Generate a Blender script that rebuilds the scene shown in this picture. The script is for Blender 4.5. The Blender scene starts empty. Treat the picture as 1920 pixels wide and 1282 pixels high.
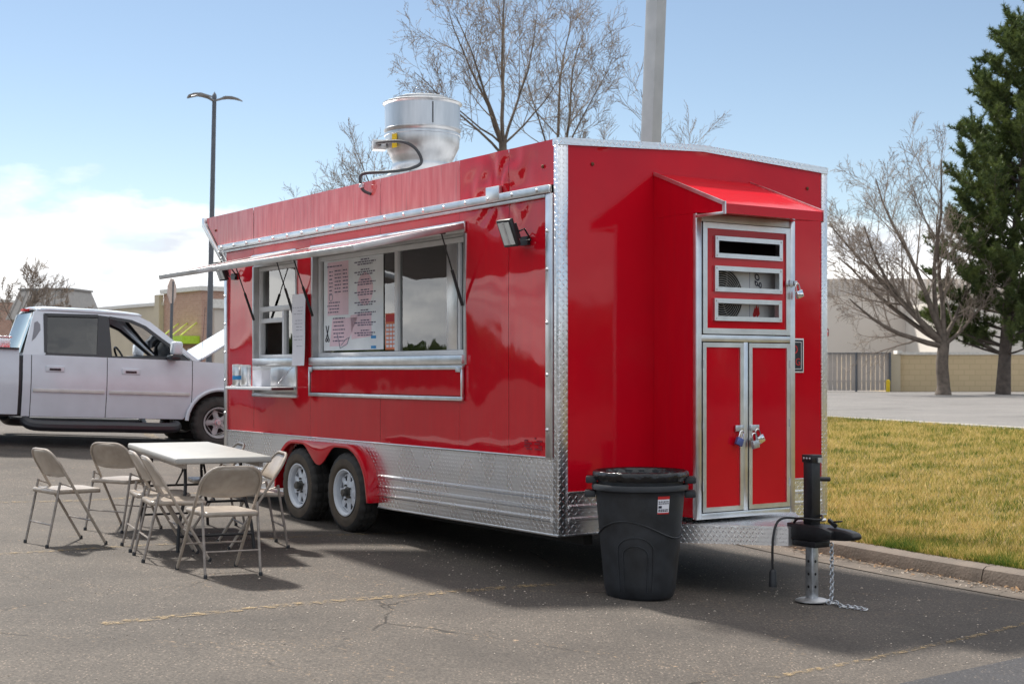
import bpy, bmesh, math, random
import numpy as np
from mathutils import Vector, Matrix, noise as mnoise
R = math.radians
rnd = random.Random(7)
sc = bpy.context.scene
col = sc.collection

# ------------------------------------------------------------------ camera
cam_d = bpy.data.cameras.new('camera'); cam = bpy.data.objects.new('camera', cam_d); col.objects.link(cam)
cam.location = (0, 0, 1.45); cam.rotation_euler = (R(90), 0, 0)
cam_d.sensor_width = 36; cam_d.lens = 50.0; cam_d.shift_y = 54/1920
cam_d.clip_start = .1; cam_d.clip_end = 6000
cam_d.dof.use_dof = True; cam_d.dof.focus_distance = 10.6; cam_d.dof.aperture_fstop = 5.6
sc.camera = cam

# ------------------------------------------------------------------ sun, sky
SUN_H = Vector((-.595, .804)); SUN_H.normalize(); SUN_EL = R(51)
S = Vector((SUN_H.x*math.cos(SUN_EL), SUN_H.y*math.cos(SUN_EL), math.sin(SUN_EL)))
sun_d = bpy.data.lights.new('sun', 'SUN'); sun_d.energy = 3.5; sun_d.angle = R(4.0); sun_d.color = (1, .95, .87)
sun = bpy.data.objects.new('sun', sun_d); col.objects.link(sun)
sun.rotation_euler = S.to_track_quat('Z', 'Y').to_euler()
world = bpy.data.worlds.new('World'); sc.world = world; world.use_nodes = True
wt = world.node_tree; wn = wt.nodes; wl = wt.links
for n in list(wn): wn.remove(n)
def WN(t, **k):
    n = wn.new(t)
    for a, b in k.items(): setattr(n, a, b)
    return n
def wmath(op, a, b=None, c=None, clamp=False):
    n = WN('ShaderNodeMath', operation=op); n.use_clamp = clamp
    for i, v in enumerate((a, b, c)):
        if v is None: continue
        if isinstance(v, (int, float)): n.inputs[i].default_value = v
        else: wl.new(v, n.inputs[i])
    return n.outputs[0]
sky = WN('ShaderNodeTexSky', sky_type='NISHITA'); sky.sun_disc = False
sky.sun_elevation = SUN_EL; sky.sun_rotation = math.atan2(SUN_H.x, SUN_H.y)
sky.altitude = 1600; sky.air_density = 1.0; sky.dust_density = .2; sky.ozone_density = 1.0
SKY_STR = .075
wo = WN('ShaderNodeOutputWorld'); bg = WN('ShaderNodeBackground'); bg.inputs[1].default_value = SKY_STR
tc = WN('ShaderNodeTexCoord'); sep = WN('ShaderNodeSeparateXYZ'); wl.new(tc.outputs['Generated'], sep.inputs[0])
mp = WN('ShaderNodeMapping'); mp.inputs['Scale'].default_value = (1, 1, 2.6); mp.inputs['Location'].default_value = (.37, .2, .11)
wl.new(tc.outputs['Generated'], mp.inputs[0])
nz = WN('ShaderNodeTexNoise'); nz.inputs['Scale'].default_value = 4.2; nz.inputs['Detail'].default_value = 10; nz.inputs['Roughness'].default_value = .57
wl.new(mp.outputs[0], nz.inputs[0])
el = sep.outputs[2]
# cloud bank that sits low over the whole horizon, ragged at its upper edge
top = wmath('SUBTRACT', .116, el); top = wmath('MULTIPLY', top, 15.0)
dens = wmath('ADD', top, wmath('MULTIPLY', wmath('SUBTRACT', nz.outputs[0], .5), 2.5))
dens = wmath('MULTIPLY', dens, 2.6, clamp=True)
# broken high cloud over the rest of the sky (the trailer's windows mirror it)
inv = wmath('DIVIDE', 1.0, wmath('MAXIMUM', el, .06))
pv = WN('ShaderNodeCombineXYZ'); wl.new(wmath('MULTIPLY', sep.outputs[0], inv), pv.inputs[0]); wl.new(wmath('MULTIPLY', sep.outputs[1], inv), pv.inputs[1])
nh = WN('ShaderNodeTexNoise'); nh.inputs['Scale'].default_value = 1.15; nh.inputs['Detail'].default_value = 9; nh.inputs['Roughness'].default_value = .55; wl.new(pv.outputs[0], nh.inputs[0])
hm = WN('ShaderNodeMapRange', interpolation_type='SMOOTHSTEP'); hm.inputs['From Min'].default_value = .27; hm.inputs['From Max'].default_value = .40; wl.new(el, hm.inputs[0])
hi = wmath('MULTIPLY', wmath('MULTIPLY', wmath('SUBTRACT', nh.outputs[0], .36), 6.0, clamp=True), hm.outputs[0])
dens = wmath('MAXIMUM', dens, wmath('MULTIPLY', hi, .96))
shade = WN('ShaderNodeTexNoise'); shade.inputs['Scale'].default_value = 9; shade.inputs['Detail'].default_value = 6
mp2 = WN('ShaderNodeMapping'); mp2.inputs['Scale'].default_value = (1, 1, 4); wl.new(tc.outputs['Generated'], mp2.inputs[0]); wl.new(mp2.outputs[0], shade.inputs[0])
cr = WN('ShaderNodeValToRGB'); cr.color_ramp.elements[0].position = .34; cr.color_ramp.elements[1].position = .60
cr.color_ramp.elements[0].color = (5.6, 5.95, 6.5, 1); cr.color_ramp.elements[1].color = (12.0, 11.9, 11.6, 1)
wl.new(shade.outputs[0], cr.inputs[0])
tint = WN('ShaderNodeMix', data_type='RGBA', blend_type='MULTIPLY'); tint.inputs['Factor'].default_value = 1; tint.inputs['B'].default_value = (1.04, .955, .86, 1); wl.new(sky.outputs[0], tint.inputs['A'])   # the dry high-plains sky is less blue than the model
mix = WN('ShaderNodeMix', data_type='RGBA'); wl.new(dens, mix.inputs['Factor']); wl.new(tint.outputs['Result'], mix.inputs['A']); wl.new(cr.outputs[0], mix.inputs['B'])
wl.new(mix.outputs['Result'], bg.inputs[0]); wl.new(bg.outputs[0], wo.inputs[0])
sc.view_settings.view_transform = 'Standard'; sc.view_settings.look = 'None'; sc.view_settings.gamma = 1
sc.view_settings.exposure = 1.0
sc.view_settings.use_curve_mapping = False
sc.render.engine = 'CYCLES'
sc.cycles.max_bounces = 8; sc.cycles.transparent_max_bounces = 12

# ------------------------------------------------------------------ materials
def new_mat(name):
    m = bpy.data.materials.new(name); m.use_nodes = True
    t = m.node_tree; return m, t, t.nodes, t.links, t.nodes['Principled BSDF']
def mat(name, c, rough=.5, metal=0, var=.12, vscale=6, bump=0, bscale=60, coat=0, coat_r=.05, spec=.5, c2=None, rvar=.08, aniso=None):
    """plain surface: base colour with a little uneven wear, uneven gloss, optional fine relief"""
    m, t, N, L, b = new_mat(name)
    tcn = N.new('ShaderNodeTexCoord'); n = N.new('ShaderNodeTexNoise'); n.inputs['Scale'].default_value = vscale; n.inputs['Detail'].default_value = 6
    src = tcn.outputs['Object']
    if aniso:
        mpn = N.new('ShaderNodeMapping'); mpn.inputs['Scale'].default_value = aniso; L.new(src, mpn.inputs[0]); src = mpn.outputs[0]
    L.new(src, n.inputs[0])
    r = N.new('ShaderNodeValToRGB'); r.color_ramp.elements[0].position = .3; r.color_ramp.elements[1].position = .7
    d = c2 if c2 else tuple(max(0, x*(1-var)) for x in c); u = tuple(min(1, x*(1+var)) for x in c) if not c2 else c
    r.color_ramp.elements[0].color = (*d, 1); r.color_ramp.elements[1].color = (*u, 1)
    L.new(n.outputs[0], r.inputs[0]); L.new(r.outputs[0], b.inputs['Base Color'])
    mr = N.new('ShaderNodeMapRange'); mr.inputs['To Min'].default_value = max(.02, rough-rvar); mr.inputs['To Max'].default_value = min(1, rough+rvar)
    L.new(n.outputs[0], mr.inputs[0]); L.new(mr.outputs[0], b.inputs['Roughness'])
    b.inputs['Metallic'].default_value = metal; b.inputs['Specular IOR Level'].default_value = spec
    b.inputs['Coat Weight'].default_value = coat; b.inputs['Coat Roughness'].default_value = coat_r
    if bump:
        n2 = N.new('ShaderNodeTexNoise'); n2.inputs['Scale'].default_value = bscale; n2.inputs['Detail'].default_value = 4; L.new(src, n2.inputs[0])
        bp = N.new('ShaderNodeBump'); bp.inputs['Strength'].default_value = bump; bp.inputs['Distance'].default_value = .01
        L.new(n2.outputs[0], bp.inputs['Height']); L.new(bp.outputs[0], b.inputs['Normal'])
    return m
M = {}
RED = (.56, .0015, .013)
def red_paint(name, c, fade=0., coat_r=.04, coat=.85, drip=.12):
    m, t, N, L, b = new_mat(name)
    tcn = N.new('ShaderNodeTexCoord')
    mpn = N.new('ShaderNodeMapping'); mpn.inputs['Scale'].default_value = (1, 5, .8); L.new(tcn.outputs['Object'], mpn.inputs[0])
    n = N.new('ShaderNodeTexNoise'); n.inputs['Scale'].default_value = 3; n.inputs['Detail'].default_value = 8; L.new(mpn.outputs[0], n.inputs[0])
    r = N.new('ShaderNodeValToRGB'); r.color_ramp.elements[0].position = .3; r.color_ramp.elements[1].position = .75
    r.color_ramp.elements[0].color = (c[0]*.93, c[1], c[2], 1)
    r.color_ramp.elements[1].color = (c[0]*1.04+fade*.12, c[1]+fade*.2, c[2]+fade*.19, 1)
    L.new(n.outputs[0], r.inputs[0]); colr = r.outputs[0]
    mps = N.new('ShaderNodeMapping'); mps.inputs['Scale'].default_value = (1, 26, 1.1); L.new(tcn.outputs['Object'], mps.inputs[0])
    ns = N.new('ShaderNodeTexNoise'); ns.inputs['Scale'].default_value = 1.5; ns.inputs['Detail'].default_value = 5; L.new(mps.outputs[0], ns.inputs[0])
    rs = N.new('ShaderNodeValToRGB'); rs.color_ramp.elements[0].position = .56; rs.color_ramp.elements[1].position = .78; rs.color_ramp.elements[1].color = (drip,)*3+(1,); L.new(ns.outputs[0], rs.inputs[0])
    mxs = N.new('ShaderNodeMix'); mxs.data_type = 'RGBA'; L.new(rs.outputs[0], mxs.inputs['Factor']); L.new(colr, mxs.inputs['A']); mxs.inputs['B'].default_value = (.16, .07, .06, 1)
    L.new(mxs.outputs['Result'], b.inputs['Base Color'])
    b.inputs['Roughness'].default_value = .6; b.inputs['Specular IOR Level'].default_value = .04
    b.inputs['Coat Weight'].default_value = coat; b.inputs['Coat Roughness'].default_value = coat_r; b.inputs['Coat IOR'].default_value = 1.5
    n2 = N.new('ShaderNodeTexNoise'); n2.inputs['Scale'].default_value = 2.2; n2.inputs['Detail'].default_value = 2; L.new(tcn.outputs['Object'], n2.inputs[0])
    bp = N.new('ShaderNodeBump'); bp.inputs['Strength'].default_value = .12; bp.inputs['Distance'].default_value = .02
    L.new(n2.outputs[0], bp.inputs['Height']); L.new(bp.outputs[0], b.inputs['Coat Normal'])
    return m
M['red'] = red_paint('red_paint', RED)
M['red_front'] = red_paint('red_paint_front', RED, coat_r=.07, coat=.55)
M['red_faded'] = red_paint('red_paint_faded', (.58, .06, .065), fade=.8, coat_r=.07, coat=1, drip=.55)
def diamond_plate(name='diamond_plate', ky=1.0):
    m, t, N, L, b = new_mat(name)
    b.inputs['Metallic'].default_value = 1; b.inputs['Base Color'].default_value = (.80, .81, .83, 1); b.inputs['Roughness'].default_value = .24
    tcn = N.new('ShaderNodeTexCoord'); sp = N.new('ShaderNodeSeparateXYZ'); L.new(tcn.outputs['Object'], sp.inputs[0])
    def mth(op, a, b_=None, c=None):
        n = N.new('ShaderNodeMath'); n.operation = op
        for i, v in enumerate((a, b_, c)):
            if v is None: continue
            if isinstance(v, (int, float)): n.inputs[i].default_value = v
            else: L.new(v, n.inputs[i])
        return n.outputs[0]
    uu = mth('ADD', sp.outputs[0], mth('MULTIPLY', sp.outputs[1], ky)); vv = sp.outputs[2]     # works on side and front faces alike
    vv = mth('ADD', vv, 0)
    s = 33.0
    u = mth('MULTIPLY', uu, s); v = mth('MULTIPLY', vv, s)
    fu = mth('FLOOR', u); fv = mth('FLOOR', v)
    par = mth('MODULO', mth('ABSOLUTE', mth('ADD', fu, fv)), 2)
    sgn = mth('SUBTRACT', mth('MULTIPLY', par, 2), 1)
    cu = mth('SUBTRACT', mth('SUBTRACT', u, fu), .5); cv = mth('MULTIPLY', mth('SUBTRACT', mth('SUBTRACT', v, fv), .5), sgn)
    a = mth('ABSOLUTE', mth('MULTIPLY', mth('ADD', cu, cv), .75)); c = mth('ABSOLUTE', mth('MULTIPLY', mth('SUBTRACT', cu, cv), 2.9))
    h = mth('SUBTRACT', .62, mth('ADD', a, c)); h = mth('MINIMUM', mth('MAXIMUM', h, 0), .35)
    bp = N.new('ShaderNodeBump'); bp.inputs['Strength'].default_value = 1; bp.inputs['Distance'].default_value = .006
    L.new(h, bp.inputs['Height']); L.new(bp.outputs[0], b.inputs['Normal'])
    n = N.new('ShaderNodeTexNoise'); n.inputs['Scale'].default_value = 3; n.inputs['Detail'].default_value = 6; L.new(tcn.outputs['Object'], n.inputs[0])
    mr = N.new('ShaderNodeMapRange'); mr.inputs['To Min'].default_value = .16; mr.inputs['To Max'].default_value = .4; L.new(n.outputs[0], mr.inputs[0]); L.new(mr.outputs[0], b.inputs['Roughness'])
    return m
M['plate'] = diamond_plate(); M['plate_tongue'] = diamond_plate('tongue_plate', -1.0)
M['alu'] = mat('brushed_aluminium', (.72, .73, .74), .32, 1, var=.1, vscale=9, bump=.05, bscale=120)
M['alu_dull'] = mat('dull_aluminium', (.58, .58, .58), .5, 1, var=.14, vscale=7, bump=.05)
M['spun'] = mat('spun_aluminium', (.62, .63, .65), .36, 1, var=.12, vscale=5, aniso=(3, 3, .5), bump=.03)
M['galv'] = mat('galvanised_steel', (.55, .57, .6), .38, .9, var=.2, vscale=25)
M['white_trim'] = mat('white_vinyl_frame', (.75, .76, .78), .35, 0, var=.05)
M['black'] = mat('black_paint', (.012, .012, .014), .4, 0, var=.3, vscale=14, bump=.05)
M['black_plastic'] = mat('charcoal_plastic', (.017, .019, .023), .5, 0, var=.42, vscale=9, bump=.12, bscale=90)
M['bag'] = mat('black_bin_liner', (.01, .01, .012), .16, 0, var=.3, bump=1., bscale=28)
M['rubber'] = mat('tyre_rubber', (.032, .030, .028), .75, 0, var=.35, vscale=12, bump=.3, bscale=70)
M['rubber_brown'] = mat('dusty_tyre_sidewall', (.085, .066, .048), .85, 0, var=.25, vscale=9, bump=.15, bscale=60)
M['rim_white'] = mat('white_wheel_paint', (.62, .66, .72), .35, 0, var=.08, vscale=10, coat=.3)
M['hub'] = mat('greasy_hub', (.10, .095, .085), .5, .6, var=.4, vscale=30, bump=.4)
M['rust'] = mat('rusty_bolt', (.16, .06, .03), .8, .2, var=.4, vscale=40)
M['lining'] = mat('dull_white_lining', (.55, .54, .50), .5, 0, var=.15)
M['dark'] = mat('dark_recess', (.02, .02, .022), .7, 0)
M['frame_dark'] = mat('chassis_black', (.02, .02, .02), .6, .3, bump=.2)
M['paper'] = mat('white_paper', (.78, .78, .84), .8, 0, var=.03, bump=.12, bscale=9)
M['ink'] = mat('dark_ink', (.03, .03, .05), .8)
M['ink_soft'] = mat('grey_ink', (.32, .32, .40), .8)
M['pink_print'] = mat('pink_print', (.86, .64, .72), .7, var=.12, vscale=4)
M['blue_print'] = mat('pale_blue_print', (.84, .88, .93), .7, var=.1, vscale=3)
M['orange_print'] = mat('orange_print', (.75, .22, .10), .7)
M['red_print'] = mat('red_print', (.55, .02, .02), .6)
M['blue_tape'] = mat('blue_tape', (.03, .28, .62), .6)
M['yellow'] = mat('yellow_paint', (.75, .52, .01), .5, var=.1)
M['white_plastic'] = mat('white_table_plastic', (.33, .325, .31), .45, 0, var=.06, vscale=8, bump=.1, bscale=40)
M['beige_metal'] = mat('beige_enamel', (.40, .345, .29), .32, 0, var=.1, vscale=14, c2=(.30, .25, .205), coat=.25, coat_r=.2)
M['grey_tube'] = mat('grey_brown_tube', (.26, .225, .20), .4, .2, var=.25, vscale=22)
M['white_car'] = mat('white_car_paint', (.55, .60, .67), .4, 0, var=.07, vscale=3, coat=.6, coat_r=.08)
M['primer'] = mat('bare_grey_primer', (.19, .20, .23), .6, 0)
M['car_trim'] = mat('black_car_trim', (.022, .024, .03), .4)
M['tint'] = None
M['concrete'] = mat('kerb_concrete', (.135, .11, .09), .85, 0, var=.22, vscale=5, bump=.5, bscale=45)
M['ac_white'] = mat('ac_white', (.68, .68, .66), .4)
M['brick'] = None
M['bark'] = mat('grey_bark', (.135, .108, .088), .9, 0, var=.35, vscale=5, bump=.8, bscale=12)
M['twig'] = mat('pale_twig_bark', (.27, .22, .18), .9, 0, var=.3, vscale=2)
M['pine_bark'] = mat('pine_bark', (.10, .08, .068), .95, 0, var=.4, vscale=4, bump=1, bscale=9)
M['pole'] = mat('grey_pole_paint', (.40, .41, .42), .5, .2, var=.08)
M['pole_dark'] = mat('bronze_pole_paint', (.12, .13, .15), .5, .3)
M['chrome'] = mat('chrome', (.8, .8, .82), .12, 1, var=.05)
M['yellow_line'] = None
def glass_mat(name, tint=(1, 1, 1), refl=1., dark=0.):
    m = bpy.data.materials.new(name); m.use_nodes = True; t = m.node_tree; N = t.nodes; L = t.links
    N.remove(N['Principled BSDF']); o = N['Material Output']
    fr = N.new('ShaderNodeFresnel'); fr.inputs[0].default_value = 1.5
    mu = N.new('ShaderNodeMath'); mu.operation = 'MULTIPLY'; mu.inputs[1].default_value = refl; mu.use_clamp = True; L.new(fr.outputs[0], mu.inputs[0])
    g = N.new('ShaderNodeBsdfGlossy'); g.inputs['Roughness'].default_value = .015
    tr = N.new('ShaderNodeBsdfTransparent'); tr.inputs[0].default_value = (*tint, 1)
    n = N.new('ShaderNodeTexNoise'); n.inputs['Scale'].default_value = 3; tcn = N.new('ShaderNodeTexCoord'); L.new(tcn.outputs['Object'], n.inputs[0])
    bp = N.new('ShaderNodeBump'); bp.inputs['Strength'].default_value = .04; bp.inputs['Distance'].default_value = .02; L.new(n.outputs[0], bp.inputs['Height']); L.new(bp.outputs[0], g.inputs['Normal'])
    mx = N.new('ShaderNodeMixShader'); L.new(mu.outputs[0], mx.inputs[0]); L.new(tr.outputs[0], mx.inputs[1]); L.new(g.outputs[0], mx.inputs[2]); L.new(mx.outputs[0], o.inputs[0])
    return m
M['glass'] = glass_mat('window_glass', (.86, .89, .89), 2.9)
M['tint'] = glass_mat('tinted_car_glass', (.20, .21, .22), 2.6)
M['carglass'] = glass_mat('clear_car_glass', (.80, .88, .92), 1.6)

# ------------------------------------------------------------------ mesh helpers
class B:
    def __init__(s): s.v = []; s.f = []
    def add(s, vs, fs):
        o = len(s.v); s.v += [tuple(p) for p in vs]; s.f += [tuple(i+o for i in q) for q in fs]; return s
    def box(s, x0, x1, y0, y1, z0, z1):
        vs = [(x0,y0,z0),(x1,y0,z0),(x1,y1,z0),(x0,y1,z0),(x0,y0,z1),(x1,y0,z1),(x1,y1,z1),(x0,y1,z1)]
        return s.add(vs, [(0,3,2,1),(4,5,6,7),(0,1,5,4),(1,2,6,5),(2,3,7,6),(3,0,4,7)])
    def obox(s, c, ax, ay, az):
        """box from centre and three half-axis vectors"""
        c = Vector(c); ax = Vector(ax); ay = Vector(ay); az = Vector(az)
        vs = [c+i*ax+j*ay+k*az for k in (-1, 1) for i, j in ((-1,-1),(1,-1),(1,1),(-1,1))]
        return s.add(vs, [(0,3,2,1),(4,5,6,7),(0,1,5,4),(1,2,6,5),(2,3,7,6),(3,0,4,7)])
    def prism(s, poly, a, b, axis='y'):
        """2-D polygon swept from a to b along an axis; poly is (x,z) for y, (y,z) for x, (x,y) for z"""
        n = len(poly)
        def P(p, t): return {'y': (p[0], t, p[1]), 'x': (t, p[0], p[1]), 'z': (p[0], p[1], t)}[axis]
        vs = [P(p, a) for p in poly]+[P(p, b) for p in poly]
        fs = [tuple(range(n)), tuple(range(2*n-1, n-1, -1))]+[(i, i+n, (i+1) % n+n, (i+1) % n) for i in range(n)]
        return s.add(vs, fs)
    def tube(s, pts, r, n=8, caps=True, rs=None):
        pts = [Vector(p) for p in pts]; k = len(pts); vs = []; up = None
        for i, p in enumerate(pts):
            d = (pts[min(i+1, k-1)]-pts[max(i-1, 0)]).normalized()
            if up is None:
                up = Vector((0, 0, 1)) if abs(d.z) < .9 else Vector((1, 0, 0))
            a = d.cross(up).normalized(); b = a.cross(d).normalized(); up = b
            rr = rs[i] if rs else r
            for j in range(n):
                t = 2*math.pi*j/n; vs.append(p+a*(rr*math.cos(t))+b*(rr*math.sin(t)))
        fs = [(i*n+j, i*n+(j+1) % n, (i+1)*n+(j+1) % n, (i+1)*n+j) for i in range(k-1) for j in range(n)]
        if caps: fs += [tuple(range(n-1, -1, -1)), tuple((k-1)*n+j for j in range(n))]
        return s.add(vs, fs)
    def lathe(s, prof, n=32, c=(0, 0, 0), axis='z', a0=0, a1=2*math.pi, fn=None):
        """prof: (radius, height) pairs"""
        full = abs(a1-a0-2*math.pi) < 1e-6; m = n if full else n+1; vs = []
        for k, (r, h) in enumerate(prof):
            for j in range(m):
                t = a0+(a1-a0)*j/n; rr = r+(fn(k, j) if fn else 0)
                p = (rr*math.cos(t), rr*math.sin(t), h)
                if axis == 'x': p = (h, p[0], p[1])
                if axis == 'y': p = (p[0], h, p[1])
                vs.append((p[0]+c[0], p[1]+c[1], p[2]+c[2]))
        fs = [(i*m+j, i*m+(j+1) % m, (i+1)*m+(j+1) % m, (i+1)*m+j) for i in range(len(prof)-1) for j in range(n)]
        return s.add(vs, fs)
    def torus(s, c, R_, r, ax1, ax2, n=20, m=6, a0=0, a1=2*math.pi):
        c = Vector(c); ax1 = Vector(ax1).normalized(); ax2 = Vector(ax2).normalized()
        full = abs(a1-a0-2*math.pi) < 1e-6
        pts = [c+ax1*(R_*math.cos(a0+(a1-a0)*i/n))+ax2*(R_*math.sin(a0+(a1-a0)*i/n)) for i in range(n+(0 if full else 1))]
        if full: pts.append(pts[0]); 
        return s.tube(pts, r, m, caps=not full)
    def grid(s, us, vs_, fn, skip=None):
        nu, nv = len(us), len(vs_)
        pts = [fn(u, v) for v in vs_ for u in us]; fs = []
        for j in range(nv-1):
            for i in range(nu-1):
                if skip and skip((us[i]+us[i+1])/2, (vs_[j]+vs_[j+1])/2): continue
                fs.append((j*nu+i, j*nu+i+1, (j+1)*nu+i+1, (j+1)*nu+i))
        return s.add(pts, fs)
    def build(s, name, m, parent=None, bevel=0, smooth=False, seg=2, fix=True, ang=35):
        me = bpy.data.meshes.new(name); me.from_pydata(s.v, [], s.f)
        bm = bmesh.new(); bm.from_mesh(me)
        if fix: bmesh.ops.recalc_face_normals(bm, faces=bm.faces)
        if bevel:
            es = [e for e in bm.edges if len(e.link_faces) == 2 and e.calc_face_angle(0) > .5]
            bmesh.ops.bevel(bm, geom=es, offset=bevel, segments=seg, affect='EDGES', profile=.5, clamp_overlap=True)
        bm.to_mesh(me); bm.free()
        if smooth or bevel:
            me.polygons.foreach_set('use_smooth', [True]*len(me.polygons)); me.set_sharp_from_angle(angle=R(ang))
        me.materials.append(M[m] if isinstance(m, str) else m)
        o = bpy.data.objects.new(name, me); col.objects.link(o)
        if parent: o.parent = parent
        return o
def empty(name, loc=(0, 0, 0), rot=(0, 0, 0)):
    o = bpy.data.objects.new(name, None); o.empty_display_size = .2; col.objects.link(o); o.location = loc; o.rotation_euler = rot; return o
def tag(o, label, cat, group=None):
    o['label'] = label; o['category'] = cat
    if group: o['group'] = group
    return o
def struct(o): o['kind'] = 'structure'; return o
def children(o): return [c for c in bpy.data.objects if c.parent == o]
def copy_tree(o, parent=None):
    c = o.copy(); col.objects.link(c); c.parent = parent
    for ch in children(o): copy_tree(ch, c)
    return c
def inst(o, parent, loc, rot=None, name=None):
    """another object sharing o's mesh"""
    c = bpy.data.objects.new(name or o.name.split('.')[0], o.data); col.objects.link(c); c.parent = parent; c.location = loc
    if rot: c.rotation_euler = rot
    return c
def text(name, s, size, m, parent, loc, rot, align='CENTER', ext=.0005, shear=0):
    cu = bpy.data.curves.new(name, 'FONT'); cu.body = s; cu.size = size; cu.align_x = align; cu.align_y = 'CENTER'; cu.extrude = ext; cu.shear = shear
    t = bpy.data.objects.new(name, cu); col.objects.link(t)
    dg = bpy.context.evaluated_depsgraph_get(); me = bpy.data.meshes.new_from_object(t.evaluated_get(dg))
    bpy.data.objects.remove(t); me.materials.clear(); me.materials.append(M[m])
    o = bpy.data.objects.new(name, me); col.objects.link(o); o.parent = parent; o.location = loc; o.rotation_euler = rot; return o
def curve(pts, k=8):
    """Catmull-Rom through points"""
    P = [Vector(p) for p in pts]; P = [2*P[0]-P[1]]+P+[2*P[-1]-P[-2]]; out = []
    for i in range(1, len(P)-2):
        a, b, c, d = P[i-1:i+3]
        for j in range(k):
            t = j/k; out.append(.5*((2*b)+(-a+c)*t+(2*a-5*b+4*c-d)*t*t+(-a+3*b-3*c+d)*t**3))
    out.append(P[-2]); return out
def lerp(x, xs, ys): return float(np.interp(x, xs, ys))

# ------------------------------------------------------------------ the ground
def lot_z(X, Y):
    g = lerp(X, [-30, -7.6, -4.3, -3, -1.4, 1.9, 3, 40], [.29, .29, .075, .05, 0, -.19, -.22, -.22])
    s = lerp(Y, [13, 14.5, 20.8, 26], [0, .03, .262, .33])
    far = lerp(Y, [26, 40], [0, 1])
    return (g+s)*(1-far)+.36*far
def asphalt_mat(name, c_d, c_l, crack=True, far=False):
    m, t, N, L, b = new_mat(name)
    tcn = N.new('ShaderNodeTexCoord'); P = tcn.outputs['Object']
    def nse(sc_, det=4, ro=.6):
        n = N.new('ShaderNodeTexNoise'); n.inputs['Scale'].default_value = sc_; n.inputs['Detail'].default_value = det; n.inputs['Roughness'].default_value = ro; L.new(P, n.inputs[0]); return n.outputs[0]
    def ramp(src, p0, p1, c0, c1):
        r = N.new('ShaderNodeValToRGB'); r.color_ramp.elements[0].position = p0; r.color_ramp.elements[1].position = p1
        r.color_ramp.elements[0].color = c0; r.color_ramp.elements[1].color = c1; L.new(src, r.inputs[0]); return r.outputs[0]
    def mixc(f, a, b_):
        x = N.new('ShaderNodeMix'); x.data_type = 'RGBA'
        if isinstance(f, (int, float)): x.inputs['Factor'].default_value = f
        else: L.new(f, x.inputs['Factor'])
        for nm, v in (('A', a), ('B', b_)):
            if isinstance(v, tuple): x.inputs[nm].default_value = v
            else: L.new(v, x.inputs[nm])
        return x.outputs['Result']
    base = ramp(nse(.55, 6, .65), .32, .68, (*c_d, 1), (*c_l, 1))
    fine = nse(60, 4, .75)
    base = mixc(ramp(fine, .40, .62, (0, 0, 0, 1), (1, 1, 1, 1)), mixc(.60, base, (.012, .012, .012, 1)), base)
    # pale pebbles of worn aggregate
    vo = N.new('ShaderNodeTexVoronoi'); vo.inputs['Scale'].default_value = 46; L.new(P, vo.inputs['Vector'])
    peb = ramp(vo.outputs['Distance'], .16, .30, (1, 1, 1, 1), (0, 0, 0, 1))
    sepc = N.new('ShaderNodeSeparateColor'); L.new(vo.outputs['Color'], sepc.inputs[0])
    pick = ramp(sepc.outputs[0], .58, .64, (0, 0, 0, 1), (1, 1, 1, 1))
    pm = N.new('ShaderNodeMath'); pm.operation = 'MULTIPLY'; L.new(peb, pm.inputs[0]); L.new(pick, pm.inputs[1])
    wear = ramp(nse(1.1, 5), .38, .62, (.15, .15, .15, 1), (1, 1, 1, 1))
    pm2 = N.new('ShaderNodeMath'); pm2.operation = 'MULTIPLY'; L.new(pm.outputs[0], pm2.inputs[0]); L.new(wear, pm2.inputs[1])
    base = mixc(pm2.outputs[0], base, (.34, .27, .215, 1))
    st = ramp(nse(.33, 4, .6), .58, .72, (0, 0, 0, 1), (.55, .55, .55, 1))
    base = mixc(st, base, (.035, .033, .032, 1))
    hgt = fine
    if crack:
        wv = N.new('ShaderNodeTexNoise'); wv.inputs['Scale'].default_value = 1.6; wv.inputs['Detail'].default_value = 5; L.new(P, wv.inputs[0])
        va = N.new('ShaderNodeMix'); va.data_type = 'RGBA'; va.inputs['Factor'].default_value = .22; L.new(P, va.inputs['A']); L.new(wv.outputs['Color'], va.inputs['B'])
        ve = N.new('ShaderNodeTexVoronoi'); ve.feature = 'DISTANCE_TO_EDGE'; ve.inputs['Scale'].default_value = .62; L.new(va.outputs['Result'], ve.inputs['Vector'])
        ck = ramp(ve.outputs['Distance'], .0, .006, (1, 1, 1, 1), (0, 0, 0, 1))
        gate = ramp(nse(.8, 3), .50, .62, (0, 0, 0, 1), (1, 1, 1, 1))
        cm = N.new('ShaderNodeMath'); cm.operation = 'MULTIPLY'; L.new(ck, cm.inputs[0]); L.new(gate, cm.inputs[1])
        base = mixc(cm.outputs[0], base, (.02, .018, .016, 1))
        # straw-coloured grit collected beside the cracks
        gk = ramp(ve.outputs['Distance'], .004, .045, (1, 1, 1, 1), (0, 0, 0, 1))
        gg = N.new('ShaderNodeMath'); gg.operation = 'MULTIPLY'; L.new(gk, gg.inputs[0]); L.new(ramp(nse(26, 4, .75), .59, .66, (0, 0, 0, 1), (1, 1, 1, 1)), gg.inputs[1])
        base = mixc(gg.outputs[0], base, (.30, .215, .14, 1))
        hs = N.new('ShaderNodeMath'); hs.operation = 'SUBTRACT'; L.new(hgt, hs.inputs[0]); L.new(cm.outputs[0], hs.inputs[1]); hgt = hs.outputs[0]
    L.new(base, b.inputs['Base Color']); b.inputs['Roughness'].default_value = .85; b.inputs['Specular IOR Level'].default_value = .3
    bp = N.new('ShaderNodeBump'); bp.inputs['Strength'].default_value = .7; bp.inputs['Distance'].default_value = .006
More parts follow.
